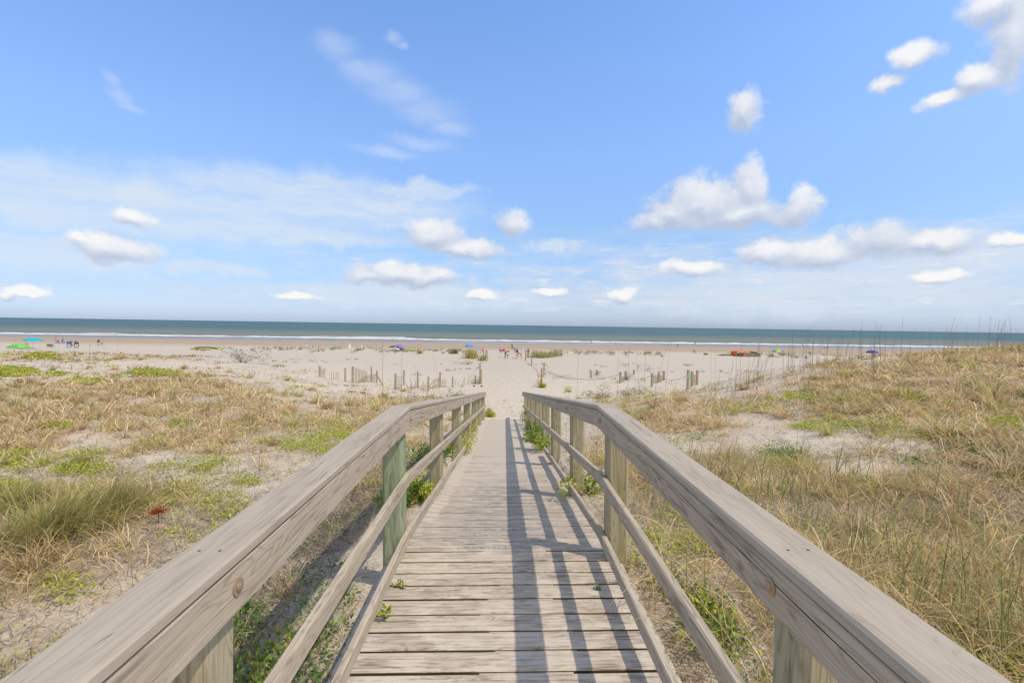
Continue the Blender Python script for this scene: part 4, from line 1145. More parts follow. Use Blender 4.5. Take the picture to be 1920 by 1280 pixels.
for k, (a, b_, c, d) in enumerate(TRACED):
    add_stalk(a, b_, c, d, MID[0], MID[1])
RT = [(1413, 719, 1471, 625, 1.3), (1558, 703, 1581, 622, 1.4), (1387, 728, 1394, 633, .8), (1400, 722, 1436, 618, .8), (1484, 700, 1490, 618, .8), (1500, 700, 1505, 620, .9), (1430, 715, 1447, 645, .8),
      (1528, 700, 1542, 624, .9), (1545, 700, 1556, 626, .9), (1552, 702, 1549, 630, .9), (1602, 690, 1612, 628, .8), (1362, 735, 1388, 690, .8), (1380, 735, 1384, 680, .8)]
for (a, b_, c, d, wp) in RT: add_stalk(a, b_, c, d, RGT[0], RGT[1], wp)
for k in range(192):
    bx = 1335 + 585 * random.random() ** .85
    crest = np.interp(bx, [1340, 1480, 1560, 1700, 1920], [742, 690, 676, 660, 650])
    by = crest + random.uniform(2, 60) * random.random()
    hh = (random.uniform(26, 56) if bx > 1680 else random.uniform(30, 76)) if random.random() < .85 else random.uniform(52, 74)
    add_stalk(bx, by, bx + random.gauss(5, 5) * hh / 50, by - hh, RGT[0], RGT[1], random.uniform(.55, .9))
for k in range(42):
    bx = random.uniform(-40, 480); by = random.choice([random.uniform(664, 676), random.uniform(690, 760)])
    hh = random.uniform(18, 42)
    add_stalk(bx, by, bx + random.gauss(0, 2), by - hh, LFT[0], LFT[1], random.uniform(.5, .8), plume=random.random() < .4)
NR = ('sea oats near the rails', 'green stemmed sea oat stalk growing close to the boardwalk')
for (a, b_, c, d) in [(1497, 868, 1527, 718), (1493, 868, 1494, 760), (1343, 985, 1331, 820), (1675, 870, 1679, 740), (1785, 840, 1788, 700), (1720, 920, 1716, 800), (1632, 900, 1640, 800), (1690, 905, 1672, 815), (1500, 1010, 1530, 905),
                      (436, 955, 452, 845), (446, 955, 449, 870), (250, 1105, 243, 990), (110, 905, 114, 830), (444, 812, 447, 770), (355, 800, 350, 745), (1480, 1015, 1487, 880), (1585, 940, 1610, 880)]:
    add_stalk(a, b_, c, d, NR[0], NR[1], 1.0)

# ------------------------------------------------------------------ stakes, ropes and sand fences
def stake_obj(name, base, top_z, wdt, mat, parent=None, lean=0.0, sink=.3):
    z0 = base[2] - sink; H = top_z - z0
    def fn(a, u, v): return (u + lean * a, v, a)
    o = timber(name, parent, mat, 'z', 0, H, -wdt / 2, wdt / 2, -wdt / 2, wdt / 2, n=6, bev=wdt * .18, fn=fn, jit=wdt * .04)
    loc = Vector((base[0], base[1], z0))
    o.location = loc if parent is None else loc - parent.location
    return o
def stake(px, ytop, ybase, wpx, label, mat='grey', lean=0.0, group=None):
    C = spot(px, ybase); T = at_depth(px, ytop, C[1])
    o = stake_obj('wooden_stake', C, T[2], wpx * C[1] / 890, M[mat], lean=lean)
    tag(o, label, 'stake', group)
    return C, T
PT = {}
for key, px, yt, yb, wp, lab, mt in [
    ('a', 899.8, 680, 719, 2.4, 'taller grey stake left of the path holding the rope', 'grey'),
    ('b', 902.2, 692, 720, 2.4, 'reddish brown stake touching the grey rope stake left of the path', 'brown'),
    ('c', 891.5, 703.5, 719, 3.0, 'short stubby stake left of the path in a tuft', 'grey'),
    ('d', 903.8, 668, 681, 1.8, 'small stake left of the path in front of the post cluster', 'grey'),
    ('e', 907, 657, 676, 2.0, 'left stake of the three at the mouth of the path', 'grey'),
    ('f', 910.8, 655.5, 676, 2.0, 'middle stake of the three at the mouth of the path', 'grey'),
    ('g', 913.2, 657, 677, 2.2, 'right stake of the three at the mouth of the path', 'grey'),
    ('h', 1015.2, 690, 725, 3.2, 'tan brown stake right of the path rising from a green bush', 'brown'),
    ('i', 1019.8, 679.5, 703, 2.6, 'grey rope stake just behind the tan stake right of the path', 'grey'),
    ('j', 996.8, 670, 685, 2.0, 'lone small stake right of the path near the beachgoers', 'grey'),
    ('k', 985.5, 656, 677, 2.4, 'olive brown stake among the beachgoers at the path mouth', 'brown'),
    ('l', 1108, 693.5, 707.5, 3.2, 'short grey post beside the rope in the sand trough', 'grey'),
    ('m', 1119, 693, 703, 3.4, 'stubby grey post half hidden in dead brush', 'grey'),
    ('n', 1163, 697, 718.5, 4.0, 'grey rope post with its short shadow in the middle of the trough', 'grey'),
    ('o', 1172.8, 695, 711, 4.0, 'grey post behind the middle rope post', 'grey'),
    ('p', 1188.5, 693, 702, 3.4, 'smallest isolated post in the sand trough', 'grey'),
    ('q', 1222.2, 699, 725.5, 4.0, 'front rope post of the trio near the right dune', 'grey'),
    ('r', 1234.8, 697, 717, 3.8, 'middle post of the trio near the right dune', 'grey'),
    ('s', 1244.4, 695, 712.5, 4.2, 'rear post of the trio near the right dune', 'grey'),
    ('u', 1297, 696, 724.5, 4.4, 'brown post just right of the post with the green sign', 'brown'),
    ('v', 1306.8, 694, 721.5, 4.0, 'rightmost grey post of the rope line', 'grey')]:
    PT[key] = stake(px, yt, yb, wp, lab, mt)
# the post that carries a small green sign
C = spot(1289.5, 730.5); T = at_depth(1289.5, 693, C[1])
sp_ = empty('sign_post', C, 0, 'grey rope post carrying a small green notice plate', 'sign post')
o = stake_obj('post', C, T[2], 4.6 * C[1] / 890, M['grey'], parent=sp_)
pl = MB(); hh = T[2] - C[2]; wq = 5.2 * C[1] / 890
def roundplate(u, v): return (-wq / 2 + wq * u, -2.6 * C[1] / 890 - .012, hh * (.56 + .25 * v))
pl.grid(roundplate, 4, 4); pl.box((0, -2.6 * C[1] / 890 - .005, hh * .685), (wq, .008, hh * .25))
pl.build('sign_plate', flat_mat('faded_green_sign', (0.25, 0.50, 0.36)), sp_, smooth=False)
PT['t'] = (C, T)
def rope(pts, label, r=.014):
    m = MB(); m.tube(pts, r, 6)
    c = Vector(pts[0]); m.v = [tuple(Vector(v) - c) for v in m.v]
    tag(m.build('rope', M['rope'], loc=c), label, 'rope')
def sag(A, B, s, n=12, floor=True):
    out = []
    for i in range(n + 1):
        t = i / n; p = A * (1 - t) + B * t; p = p.copy(); p[2] -= 4 * s * t * (1 - t)
        if floor: p[2] = max(p[2], gz(p[0], p[1]) + .02)
        out.append(tuple(p))
    return out
def onpost(k, f): c, t = PT[k]; p = c * (1 - f) + t * f; p = p.copy(); p[1] -= .06; return p
rope(sag(onpost('i', .55), onpost('n', .85), .75), 'long sagging rope from the path stake to the middle trough post', .016)
rope(sag(onpost('o', .3), onpost('q', .85), .25), 'sagging rope between the middle pair and the trio of posts')
rope(sag(onpost('s', .2), onpost('t', .75), .22), 'sagging rope from the trio of posts to the signed post')
rope(sag(onpost('h', .38), spot(1000, 724) + np.array([0, 0, .02]), .1) , 'slack rope lying on the sand from the tan stake toward the boardwalk')
rope([tuple(spot(a, b) + np.array([0, 0, .03])) for a, b in ((1003, 722), (1009, 712), (1010, 702), (1006, 694), (999, 688), (992, 683), (987, 680))], 'rope curving over the sand on the right side of the path', .016)
rope(sag(onpost('a', .98), spot(886, 701) + np.array([0, 0, .02]), .05), 'rope slanting from the tall left stake down to the sand', .013)
rope([tuple(spot(a, b) + np.array([0, 0, .03])) for a, b in ((1078, 712), (1066, 711), (1050, 708), (1036, 702), (1024, 697))], 'loose rope end on the sand right of the tan stake', .014)

def sand_fence(name, label, posts, slats, wires=True):
    P0 = spot(posts[0][0], posts[0][2])
    root = empty(name, P0, 0, label, 'sand fence')
    for (px, yt, yb, wp) in posts:
        C = spot(px, yb); T = at_depth(px, yt, C[1])
        stake_obj('post', C, T[2], wp * C[1] / 890, M['grey'], parent=root)
    for run in slats:
        m = MB()
        for (bx, by, tx, ty, wp) in run:
            C = spot(bx, by); T = at_depth(tx, ty, C[1])
            c = Vector(C - P0); t = Vector(T - P0); wd_ = wp * C[1] / 890 / 2
            d = (t - c).normalized(); sx_ = Vector((0, 1, 0)).cross(d).normalized() * wd_; sy_ = Vector((0, .008, 0))
            c = c - d * .12
            vs = [c - sx_ - sy_, c + sx_ - sy_, c + sx_ + sy_, c - sx_ + sy_, t - sx_ - sy_, t + sx_ - sy_, t + sx_ + sy_, t - sx_ + sy_]
            m._add(vs, [(0, 1, 5, 4), (1, 2, 6, 5), (2, 3, 7, 6), (3, 0, 4, 7), (4, 5, 6, 7)])
        m.build('slat_run', M['slat'], root, smooth=False)
    return root
M['slat'] = flat_mat('grey_lath_wood', (0.40, 0.33, 0.24), var=.3)
rs = random.Random(3)
run1 = [(604 + i * 2.6, 707 + i * .4, 604 + i * 2.6 + rs.uniform(-.6, .4), 690 + rs.uniform(-1, 3), 1.0) for i in range(3)]
run2 = [(622 + i * 4, 712, 622 + i * 4 + rs.uniform(-.5, .5), 696 + rs.uniform(0, 2), .9) for i in range(4)]
run3 = [(666 + i * 2.7, 718.5 - i * .25, 666.4 + i * 2.7, 689 + i * .9 + rs.uniform(-.6, .6), 1.1) for i in range(9)]
run4 = [(672 + i * 3.0, 717 - i * .15, 684 + i * 2.5, 705 - i * .6, .9) for i in range(11)]
run5 = [(716 + rs.uniform(-1, 1) + i * .8, 722 + i * .5, 705 + i * 1.2, 700 + i * 1.5, .9) for i in range(5)]
sand_fence('sand_fence', 'left run of broken slatted sand fence with the tallest upright laths',
           [(599.5, 686, 706.5, 3.6), (647.3, 689.5, 715.5, 3.0), (661.5, 687, 718, 4.0), (696.2, 687.3, 716, 2.6), (706.8, 694.5, 718, 3.0)], [run1, run2, run3, run4, run5])
q1 = [(746 + i * 3.4, 729 - i * .4, 747 + i * 3.4, 701 + rs.uniform(-1, 4), 1.0) for i in range(3)]
q2 = [(764 + i * 5 + rs.uniform(-1, 1), 727, 760 + i * 6 + rs.uniform(-4, 6), 712 + rs.uniform(-4, 6), .9) for i in range(5)]
q3 = [(790 + i * 3.2, 731 - i * .3, 795 + i * 4.2 + rs.uniform(-3, 4), 713 + rs.uniform(-3, 5), 1.0) for i in range(5)]
q4 = [(811 + i * 2.7, 729 - i * .3, 812 + i * 2.7 + rs.uniform(-1.2, 1.2), 709 + rs.uniform(-2, 4), 1.0) for i in range(5)]
q5 = [(828 + i * 2.6, 726, 829 + i * 2.6 + rs.uniform(-.8, .8), 707 + rs.uniform(0, 6), 1.0) for i in range(4)]
q6 = [(766, 728, 800, 722, 1.0), (796, 731, 775, 724, 1.0), (806, 728, 822, 720, .9)]
q7 = [(853.5, 724, 854.5, 711, .9), (866, 724.5, 869.5, 711, 1.0), (870, 720, 871.5, 707, .9), (876.5, 721, 880, 704.5, 1.0), (860, 724, 858, 716, .8)]
sand_fence('sand_fence', 'right run of collapsed sand fence with leaning posts nearer the path',
           [(741.6, 700, 730, 4.4), (757.2, 693.5, 723, 3.0), (783.2, 696.5, 727, 3.2), (803.2, 706, 733.5, 3.4), (825.2, 697.5, 725, 3.6), (848.6, 706, 726.5, 3.0)], [q1, q2, q3, q4, q5, q6, q7])
rs2 = random.Random(5)
for (x0, x1, yb, yt, lab) in ((1166, 1171, 716, 704, 'short remnant of lath fence between the middle trough posts'), (1226, 1243, 719, 703, 'pale lath fence remnant between the trio of posts'),
                              (1299, 1305, 723, 701, 'pale lath fence remnant between the two posts right of the sign')):
    sand_fence('lath_fence', lab, [(x0 - .5, yt, yb, 1.2)], [[(x0 + i * 1.5, yb - i * .25, x0 + i * 1.5 + rs2.uniform(-.4, .4), yt + rs2.uniform(-1, 2), .9) for i in range(int((x1 - x0) / 1.5))]])
def sandals(px, py, label):
    C = spot(px, py); root = empty('sandal', C, random.uniform(0, 3), label, 'sandal')
    m = MB()
    def sole(u, v):
        a = 2 * math.pi * u; w2 = .055 + .012 * math.cos(a)
        return (.14 * math.cos(a) * (1 if v < 1.1 else 0), w2 * math.sin(a), .02 * v + .01)
    m.grid(sole, 20, 1, True); m.grid(lambda u, v: (.14 * math.cos(6.283 * u) * v, (.055 + .012 * math.cos(6.283 * u)) * math.sin(6.283 * u) * v, .03), 20, 2, True)
    m.build('sole', flat_mat_cached('dark_rubber', (.06, .055, .05)), root)
    s = MB(); s.tube([(.02, -.05, .03), (.07, 0, .07), (.02, .05, .03)], .006, 6); s.build('strap', flat_mat_cached('dark_rubber', (.06, .055, .05)), root)
    root.scale = (1.3, 1.3, 1.3)
sandals(889, 724.5, 'dark sandal left on the sand by the fence end, farther from the path')
sandals(903, 724.8, 'dark sandal left on the sand by the fence end, nearer the path')

# ------------------------------------------------------------------ beach things
def skinned(edges_pts, radii, edges, sub=1):
    me = bpy.data.meshes.new('t'); me.from_pydata([tuple(p) for p in edges_pts], edges, [])
    ob = bpy.data.objects.new('t', me); COL.objects.link(ob)
    sk = ob.modifiers.new('s', 'SKIN'); sk.use_smooth_shade = True
    for i, r in enumerate(radii):
        me.skin_vertices[0].data[i].radius = (r, r)
    me.skin_vertices[0].data[0].use_root = True
    if sub: ob.modifiers.new('b', 'SUBSURF').levels = sub
    dg = bpy.context.evaluated_depsgraph_get(); dg.update()
    ev = ob.evaluated_get(dg)
    out = bpy.data.meshes.new_from_object(ev)
    bpy.data.objects.remove(ob)
    return out
POSES = {
 # joints as (x sideways, y forward(away), z) for a 1.7 m figure
 'stand': dict(pel=(0, 0, .92), ch=(0, .01, 1.25), nk=(0, .0, 1.46), hd=(0, -.01, 1.60), hl=(-.10, 0, .88), kl=(-.12, -.03, .49), al=(-.13, .02, .08), hr=(.10, 0, .88), kr=(.12, -.02, .49), ar=(.14, .03, .08),
             sl=(-.19, 0, 1.40), el=(-.26, .02, 1.13), wl=(-.27, -.08, .90), sr=(.19, 0, 1.40), er=(.26, .03, 1.13), wr=(.28, -.06, .90)),
 'walk': dict(pel=(0, 0, .91), ch=(0, -.03, 1.24), nk=(0, -.05, 1.45), hd=(0, -.08, 1.59), hl=(-.10, 0, .87), kl=(-.11, -.20, .52), al=(-.11, -.30, .10), hr=(.10, 0, .87), kr=(.11, .06, .48), ar=(.11, .34, .13),
             sl=(-.19, -.03, 1.39), el=(-.25, .12, 1.15), wl=(-.26, .10, .90), sr=(.19, -.03, 1.39), er=(.25, -.14, 1.15), wr=(.24, -.30, .98)),
 'bend': dict(pel=(0, 0, .88), ch=(0, -.30, 1.02), nk=(0, -.48, 1.05), hd=(0, -.62, 1.04), hl=(-.10, 0, .84), kl=(-.12, -.05, .47), al=(-.13, .04, .08), hr=(.10, 0, .84), kr=(.12, -.05, .47), ar=(.14, .06, .08),
             sl=(-.19, -.42, 1.02), el=(-.22, -.45, .76), wl=(-.18, -.48, .52), sr=(.19, -.42, 1.02), er=(.22, -.46, .76), wr=(.20, -.52, .54)),
 'sit': dict(pel=(0, 0, .32), ch=(0, .08, .64), nk=(0, .10, .84), hd=(0, .08, .99), hl=(-.10, -.02, .30), kl=(-.13, -.42, .45), al=(-.14, -.55, .08), hr=(.10, -.02, .30), kr=(.13, -.42, .47), ar=(.14, -.58, .08),
             sl=(-.19, .09, .78), el=(-.27, .02, .54), wl=(-.2, -.2, .46), sr=(.19, .09, .78), er=(.27, .02, .54), wr=(.2, -.2, .47)),
 'wade': dict(pel=(0, 0, .92), ch=(0, .01, 1.25), nk=(0, .0, 1.46), hd=(0, -.01, 1.60), hl=(-.10, 0, .88), kl=(-.12, -.03, .49), al=(-.13, .02, .08), hr=(.10, 0, .88), kr=(.12, -.02, .49), ar=(.14, .03, .08),
             sl=(-.19, 0, 1.40), el=(-.34, -.04, 1.20), wl=(-.34, -.22, 1.25), sr=(.19, 0, 1.40), er=(.35, -.04, 1.22), wr=(.38, -.2, 1.30))}
_pm = {}
def body_mesh(pose):
    if ('b', pose) in _pm: return _pm[('b', pose)]
    J = {k: Vector(v) for k, v in POSES[pose].items()}
    pts = []; rad = []; idx = {}; E = []
    def add(k, p, r): idx[k] = len(pts); pts.append(p); rad.append(r)
    add('pel', J['pel'], .13); add('ch', J['ch'], .145); add('nk', J['nk'], .055); add('hd', J['hd'], .092); add('tp', J['hd'] + (J['hd'] - J['nk']).normalized() * .07, .08)
    E += [('pel', 'ch'), ('ch', 'nk'), ('nk', 'hd'), ('hd', 'tp')]
    for s in 'lr':
        add('h' + s, J['h' + s], .09); add('k' + s, J['k' + s], .055); add('a' + s, J['a' + s], .036)
        add('f' + s, J['a' + s] + Vector((0, -.17, -.05)), .032)
        E += [('pel', 'h' + s), ('h' + s, 'k' + s), ('k' + s, 'a' + s), ('a' + s, 'f' + s)]
        add('s' + s, J['s' + s], .058); add('e' + s, J['e' + s], .04); add('w' + s, J['w' + s], .027)
        d = (J['w' + s] - J['e' + s]).normalized(); pm = J['w' + s] + d * .07
        add('p' + s, pm, .030)
        E += [('ch', 's' + s), ('s' + s, 'e' + s), ('e' + s, 'w' + s), ('w' + s, 'p' + s)]
        for q, (dx, ln) in enumerate(((-.03, .075), (-.01, .085), (.01, .08), (.03, .06))):
            add(f'g{q}{s}', pm + d * ln + Vector((dx, -.01, 0)), .009); E.append(('p' + s, f'g{q}{s}'))
        add('t' + s, J['w' + s] + d * .05 + Vector((0, -.05, 0)), .010); E.append(('w' + s, 't' + s))
    m = skinned(pts, rad, [(idx[a], idx[b]) for a, b in E])
    _pm[('b', pose)] = m
    return m
def cloth_mesh(pose, what):
    key = (what, pose)
    if key in _pm: return _pm[key]
    J = {k: Vector(v) for k, v in POSES[pose].items()}
    if what == 'shirt':
        pts = [J['pel'], J['ch'], J['nk'] * .8 + J['ch'] * .2, J['sl'], J['sl'] * .45 + J['el'] * .55, J['sr'], J['sr'] * .45 + J['er'] * .55]
        rad = [.145, .165, .075, .08, .06, .08, .06]; E = [(0, 1), (1, 2), (1, 3), (3, 4), (1, 5), (5, 6)]
    else:
        pts = [J['pel'], J['pel'] * .7 + J['ch'] * .3, J['hl'], J['hl'] * .35 + J['kl'] * .65, J['hr'], J['hr'] * .35 + J['kr'] * .65]
        rad = [.15, .14, .11, .09, .11, .09]; E = [(0, 1), (0, 2), (2, 3), (0, 4), (4, 5)]
    m = skinned(pts, rad, E)
    _pm[key] = m
    return m
SKIN = {'fair': (0.62, 0.36, 0.25), 'tan': (0.46, 0.25, 0.16), 'dark': (0.20, 0.11, 0.07)}
def place_root(name, px, py, label, cat, group=None, rz=0):
    C = spot(px, py); return empty(name, C, rz, label, cat, group), C
def person(px, ytop, ybase, pose, label, shirt=None, shorts=None, hair=(.12, .07, .04), skin='tan', rz=0.0, hat=None, depth=None, group=None):
    C = spot(px, ybase) if depth is None else at_depth(px, ybase, depth)
    ref = POSES[pose]['hd'][2] + .15 if pose in ('stand', 'walk', 'sit', 'wade') else 1.2
    H = (ybase - ytop) * C[1] / 890
    root = empty('person', C, rz, label, 'person', group)
    s = H / ref; root.scale = (s, s, s)
    def ch(name, me, mat):
        me = me.copy(); me.materials.clear(); me.materials.append(mat)
        return link(name, me, None, root)
    ch('body', body_mesh(pose), flat_mat_cached('skin_' + skin, SKIN[skin], rough=.6))
    if shirt: ch('shirt', cloth_mesh(pose, 'shirt'), flat_mat_cached('cloth_%.2f_%.2f_%.2f' % shirt, shirt))
    if shorts: ch('shorts', cloth_mesh(pose, 'shorts'), flat_mat_cached('cloth_%.2f_%.2f_%.2f' % shorts, shorts))
    hd = Vector(POSES[pose]['hd'])
    m = MB()
    m.ell((hd.x, hd.y + .025, hd.z + .045), (.10, .105, .10), 12, 8)
    m.build('hair', flat_mat_cached('hair_%.2f' % hair[0], hair), root)
    fc = MB(); fc.ell((hd.x, hd.y - .098, hd.z - .005), (.012, .02, .02), 6, 4); fc.build('nose', flat_mat_cached('skin_' + skin, SKIN[skin]), root)
    ey = MB()
    for e in (-.033, .033): ey.ell((hd.x + e, hd.y - .088, hd.z + .02), (.011, .008, .008), 6, 4)
    ey.build('eyes', flat_mat_cached('dark_eye', (.03, .02, .02)), root)
    mo = MB(); mo.ell((hd.x, hd.y - .088, hd.z - .042), (.025, .008, .007), 6, 4); mo.build('mouth', flat_mat_cached('lips', (.45, .15, .12)), root)
    if hat:
        h = MB(); h.ell((hd.x, hd.y, hd.z + .09), (.115, .12, .08), 12, 6); h.ell((hd.x, hd.y - .06, hd.z + .07), (.14, .16, .012), 14, 4)
        h.build('hat', flat_mat_cached('hat_%.2f' % hat[0], hat), root)
    return root

def umbrella(px0, px1, ytop, ybot, yground, label, cols, pole=True, rz=None):
    cx = (px0 + px1) / 2; C = spot(cx, yground); k = C[1] / 890
    Rr = (px1 - px0) / 2 * k
    zt = at_depth(cx, ytop, C[1])[2] - C[2]; zb = at_depth(cx, ybot, C[1])[2] - C[2]
    root = empty('beach_umbrella', C, random.uniform(0, 1) if rz is None else rz, label, 'beach umbrella')
    m = MB(); N = 8; n = 48
    mats = [flat_mat('canopy_cloth', c, transl=.3) for c in cols]
    for g in range(N):
        m.cur = g % len(mats)
        def fn(u, v, g=g):
            a = 2 * math.pi * (g + u) / N; sc = 1 - .06 * math.sin(math.pi * u) * v
            r_ = Rr * math.sin(v * math.pi / 2) * sc
            return (r_ * math.cos(a), r_ * math.sin(a), zb + (zt - zb) * math.cos(v * math.pi / 2))
        m.grid(fn, 6, 7)
    m.build('canopy', mats, root)
    p = MB(); p.tube([(0, 0, -.2), (0, 0, zt + .08)], .022, 8); p.build('pole', flat_mat_cached('white_pole', (.6, .6, .58)), root)
    r = MB()
    for g in range(N):
        a = 2 * math.pi * g / N; r.tube([(0, 0, zb + (zt - zb) * .55), (Rr * .9 * math.cos(a), Rr * .9 * math.sin(a), zb + .05)], .008, 4)
    r.build('ribs', flat_mat_cached('white_pole', (.6, .6, .58)), root)
    return root
def beach_chair(px, ytop, ybase, label, col, rz=0.0, frame=(.5, .5, .5)):
    C = spot(px, ybase); s = (ybase - ytop) * C[1] / 890 / .85
    root = empty('beach_chair', C, rz, label, 'beach chair'); root.scale = (s, s, s)
    cm = flat_mat_cached('chair_%.2f_%.2f_%.2f' % tuple(col), col)
    m = MB(); m.grid(lambda u, v: (-.26 + .52 * u, -.25 + .48 * v, .34 - .05 * math.sin(math.pi * v)), 6, 6); m.grid(lambda u, v: (-.26 + .52 * u, -.25 + .48 * v, .33 - .05 * math.sin(math.pi * v)), 6, 6)
    m.build('seat', cm, root)
    m = MB(); m.grid(lambda u, v: (-.26 + .52 * u, .23 + .22 * v + .03 * math.sin(math.pi * v), .34 + .51 * v), 6, 6); m.box((0, .36, .60), (.50, .02, .4), Matrix.Identity(4))
    m.build('backrest', cm, root)
    f = MB()
    for sx_ in (-.27, .27):
        f.tube([(sx_, -.28, 0), (sx_, .26, .36)], .014, 6); f.tube([(sx_, .30, 0), (sx_, -.24, .36)], .014, 6)
        f.tube([(sx_, .22, .33), (sx_, .46, .86)], .014, 6); f.tube([(sx_, -.22, .55), (sx_, .3, .56)], .018, 6); f.tube([(sx_, -.22, .36), (sx_, -.22, .55)], .012, 6)
    f.build('frame', flat_mat_cached('chair_tube', frame, metallic=.4), root)
    return root
def bicycle(px0, px1, ytop, ybase, label, col):
    C = spot((px0 + px1) / 2, ybase); k = C[1] / 890; L = (px1 - px0) * k; s = L / 1.75
    root = empty('bicycle', C, 0, label, 'bicycle'); root.scale = (s, s, s)
    blk = flat_mat_cached('tyre_rubber', (.03, .03, .03)); mt = flat_mat_cached('bike_steel', (.45, .45, .45), metallic=.7)
    fr = flat_mat('bike_frame_paint', col, rough=.4)
    for x in (-.52, .52):
        wb = MB(); wb.ring((x, 0, .35), .32, .035, n=32, m=8); wo_ = wb.build('wheel', blk, root)
        rb = MB(); rb.ring((x, 0, .35), .285, .012, n=32, m=6); rb.build('rim', mt, wo_)
        sb = MB()
        for q in range(12):
            a = math.pi * q / 6; sb.tube([(x, 0, .35), (x + .28 * math.cos(a), 0, .35 + .28 * math.sin(a))], .003, 4)
        sb.build('spokes', mt, wo_)
    f = MB()
    A = (-.52, 0, .35); Bb = (-.08, 0, .33); S_ = (-.22, 0, .80); Hh = (.34, 0, .82); Hd = (.40, 0, .62); Fr = (.52, 0, .35)
    for a, b in ((A, Bb), (A, S_), (Bb, S_), (S_, Hh), (Bb, Hd), (Hh, Hd), (Hd, Fr)): f.tube([a, b], .02, 8)
    f.build('frame', fr, root)
    sd = MB(); sd.ell((-.26, 0, .92), (.14, .08, .03)); sd.tube([S_, (-.25, 0, .91)], .013, 6); sd.build('saddle', blk, root)
    hb = MB(); hb.tube([(.34, 0, .82), (.32, 0, .98)], .014, 6); hb.tube([(.22, -.3, 1.02), (.33, -.12, .98), (.33, .12, .98), (.22, .3, 1.02)], .013, 6); hb.build('handlebar', blk, root)
    cr = MB(); cr.ring((-.08, .03, .33), .09, .008, n=20, m=5); cr.tube([(-.08, .05, .33), (-.02, .05, .18)], .01, 5); cr.box((-.02, .09, .17), (.09, .08, .02)); cr.build('crank', mt, root)
    rk = MB(); rk.box((-.62, 0, .80), (.34, .22, .02)); rk.tube([(-.52, .08, .36), (-.62, .08, .8)], .008, 5); rk.build('rear_rack', mt, root)
    return root, C, k
def bag_on(root_loc, px0, px1, yt, yb, y, label, col, name='duffel_bag', cat='bag'):
    A = at_depth((px0 + px1) / 2, yb, y); k = y / 890; hx = (px1 - px0) / 2 * k; hz = (yb - yt) * k
    r_ = empty(name, A, 0, label, cat)
    m = MB(); m.grid(lambda u, v: (hx * (-1 + 2 * v), hz * .5 * math.cos(6.283 * u) * (1 - .15 * abs(2 * v - 1) ** 4), hz * .5 + hz * .5 * math.sin(6.283 * u) * (1 - .15 * abs(2 * v - 1) ** 4)), 14, 8, True)
    for e in (-1, 1): m.ell((hx * e, 0, hz * .5), (.03, hz * .42, hz * .42), 10, 6)
    m.build('body', flat_mat_cached('bag_%.2f_%.2f_%.2f' % tuple(col), col), r_)
    h = MB(); h.tube([(-hx * .4, 0, hz * .98), (-hx * .2, 0, hz * 1.3), (hx * .2, 0, hz * 1.3), (hx * .4, 0, hz * .98)], .015, 6); h.build('handle', flat_mat_cached('strap_black', (.04, .04, .05)), r_)
    return r_

# left group
def green_tent():
    C = spot(36, 653.3); k = C[1] / 890; W_ = 13.2 * k; Hh = 9.6 * k
    root = empty('beach_tent', C, 0, 'lime green pop up beach tent with a white window at the far left', 'beach tent')
    m = MB()
    m.grid(lambda u, v: (W_ * (-math.cos(math.pi * u)) , 1.0 * (v - .5) * 2 * (.55 + .45 * math.sin(math.pi * u)), Hh * math.sin(math.pi * u) ** .8 * (1 - .35 * (2 * v - 1) ** 2)), 24, 8)
    m.build('shell', flat_mat('green_tent_cloth', (.22, .62, .14), transl=.2), root)
    wn = MB(); wn.grid(lambda u, v: (-W_ * .72 + W_ * .42 * u, -.98 - .05 * math.sin(math.pi * u), .15 + Hh * .42 * v), 6, 5); wn.build('window', flat_mat('tent_mesh_window', (.62, .68, .62)), root)
    sd = MB(); sd.grid(lambda u, v: (W_ * (-math.cos(math.pi * (.12 + .76 * u))), -1.02 - .02 * math.sin(6 * u), (Hh * .62) * v * math.sin(math.pi * (.12 + .76 * u)) ** .8), 16, 6)
    sd.build('front_panel', flat_mat('green_tent_front', (.28, .68, .20), transl=.2), root)
    ba = MB(); ba.tube([(-W_, -.9, .02), (W_ * 1.1, -.9, .02)], .03, 6); ba.build('base_bar', flat_mat_cached('strap_black', (.04, .04, .05)), root)
green_tent()
beach_chair(48.5, 643.5, 651.5, 'orange red folding chair behind the green beach tent', (.70, .16, .07), .5)
umbrella(48, 75.5, 633.4, 639, 655.5, 'turquoise beach umbrella above the far left sand', [(.03, .50, .68)])
def flat_mat_obj(name, px0, px1, py, label, col, cat, th=.08, dep=.9):
    C = spot((px0 + px1) / 2, py); k = C[1] / 890; hx = (px1 - px0) / 2 * k
    m = MB(); m.grid(lambda u, v: (hx * math.cos(6.283 * u) * (.2 + .8 * min(1, v * 1.2)) if v < 1.01 else 0, dep * .5 * math.sin(6.283 * u) * (.2 + .8 * min(1, v * 1.2)), th * math.cos(v * 1.5) + .02), 20, 4, True)
    tag(m.build(name, flat_mat(name + '_stuff', col), loc=C), label, cat)
flat_mat_obj('beach_mat', 49, 67, 653.2, 'dark grey mat lying on sand beside the green tent', (.20, .17, .15), 'mat')
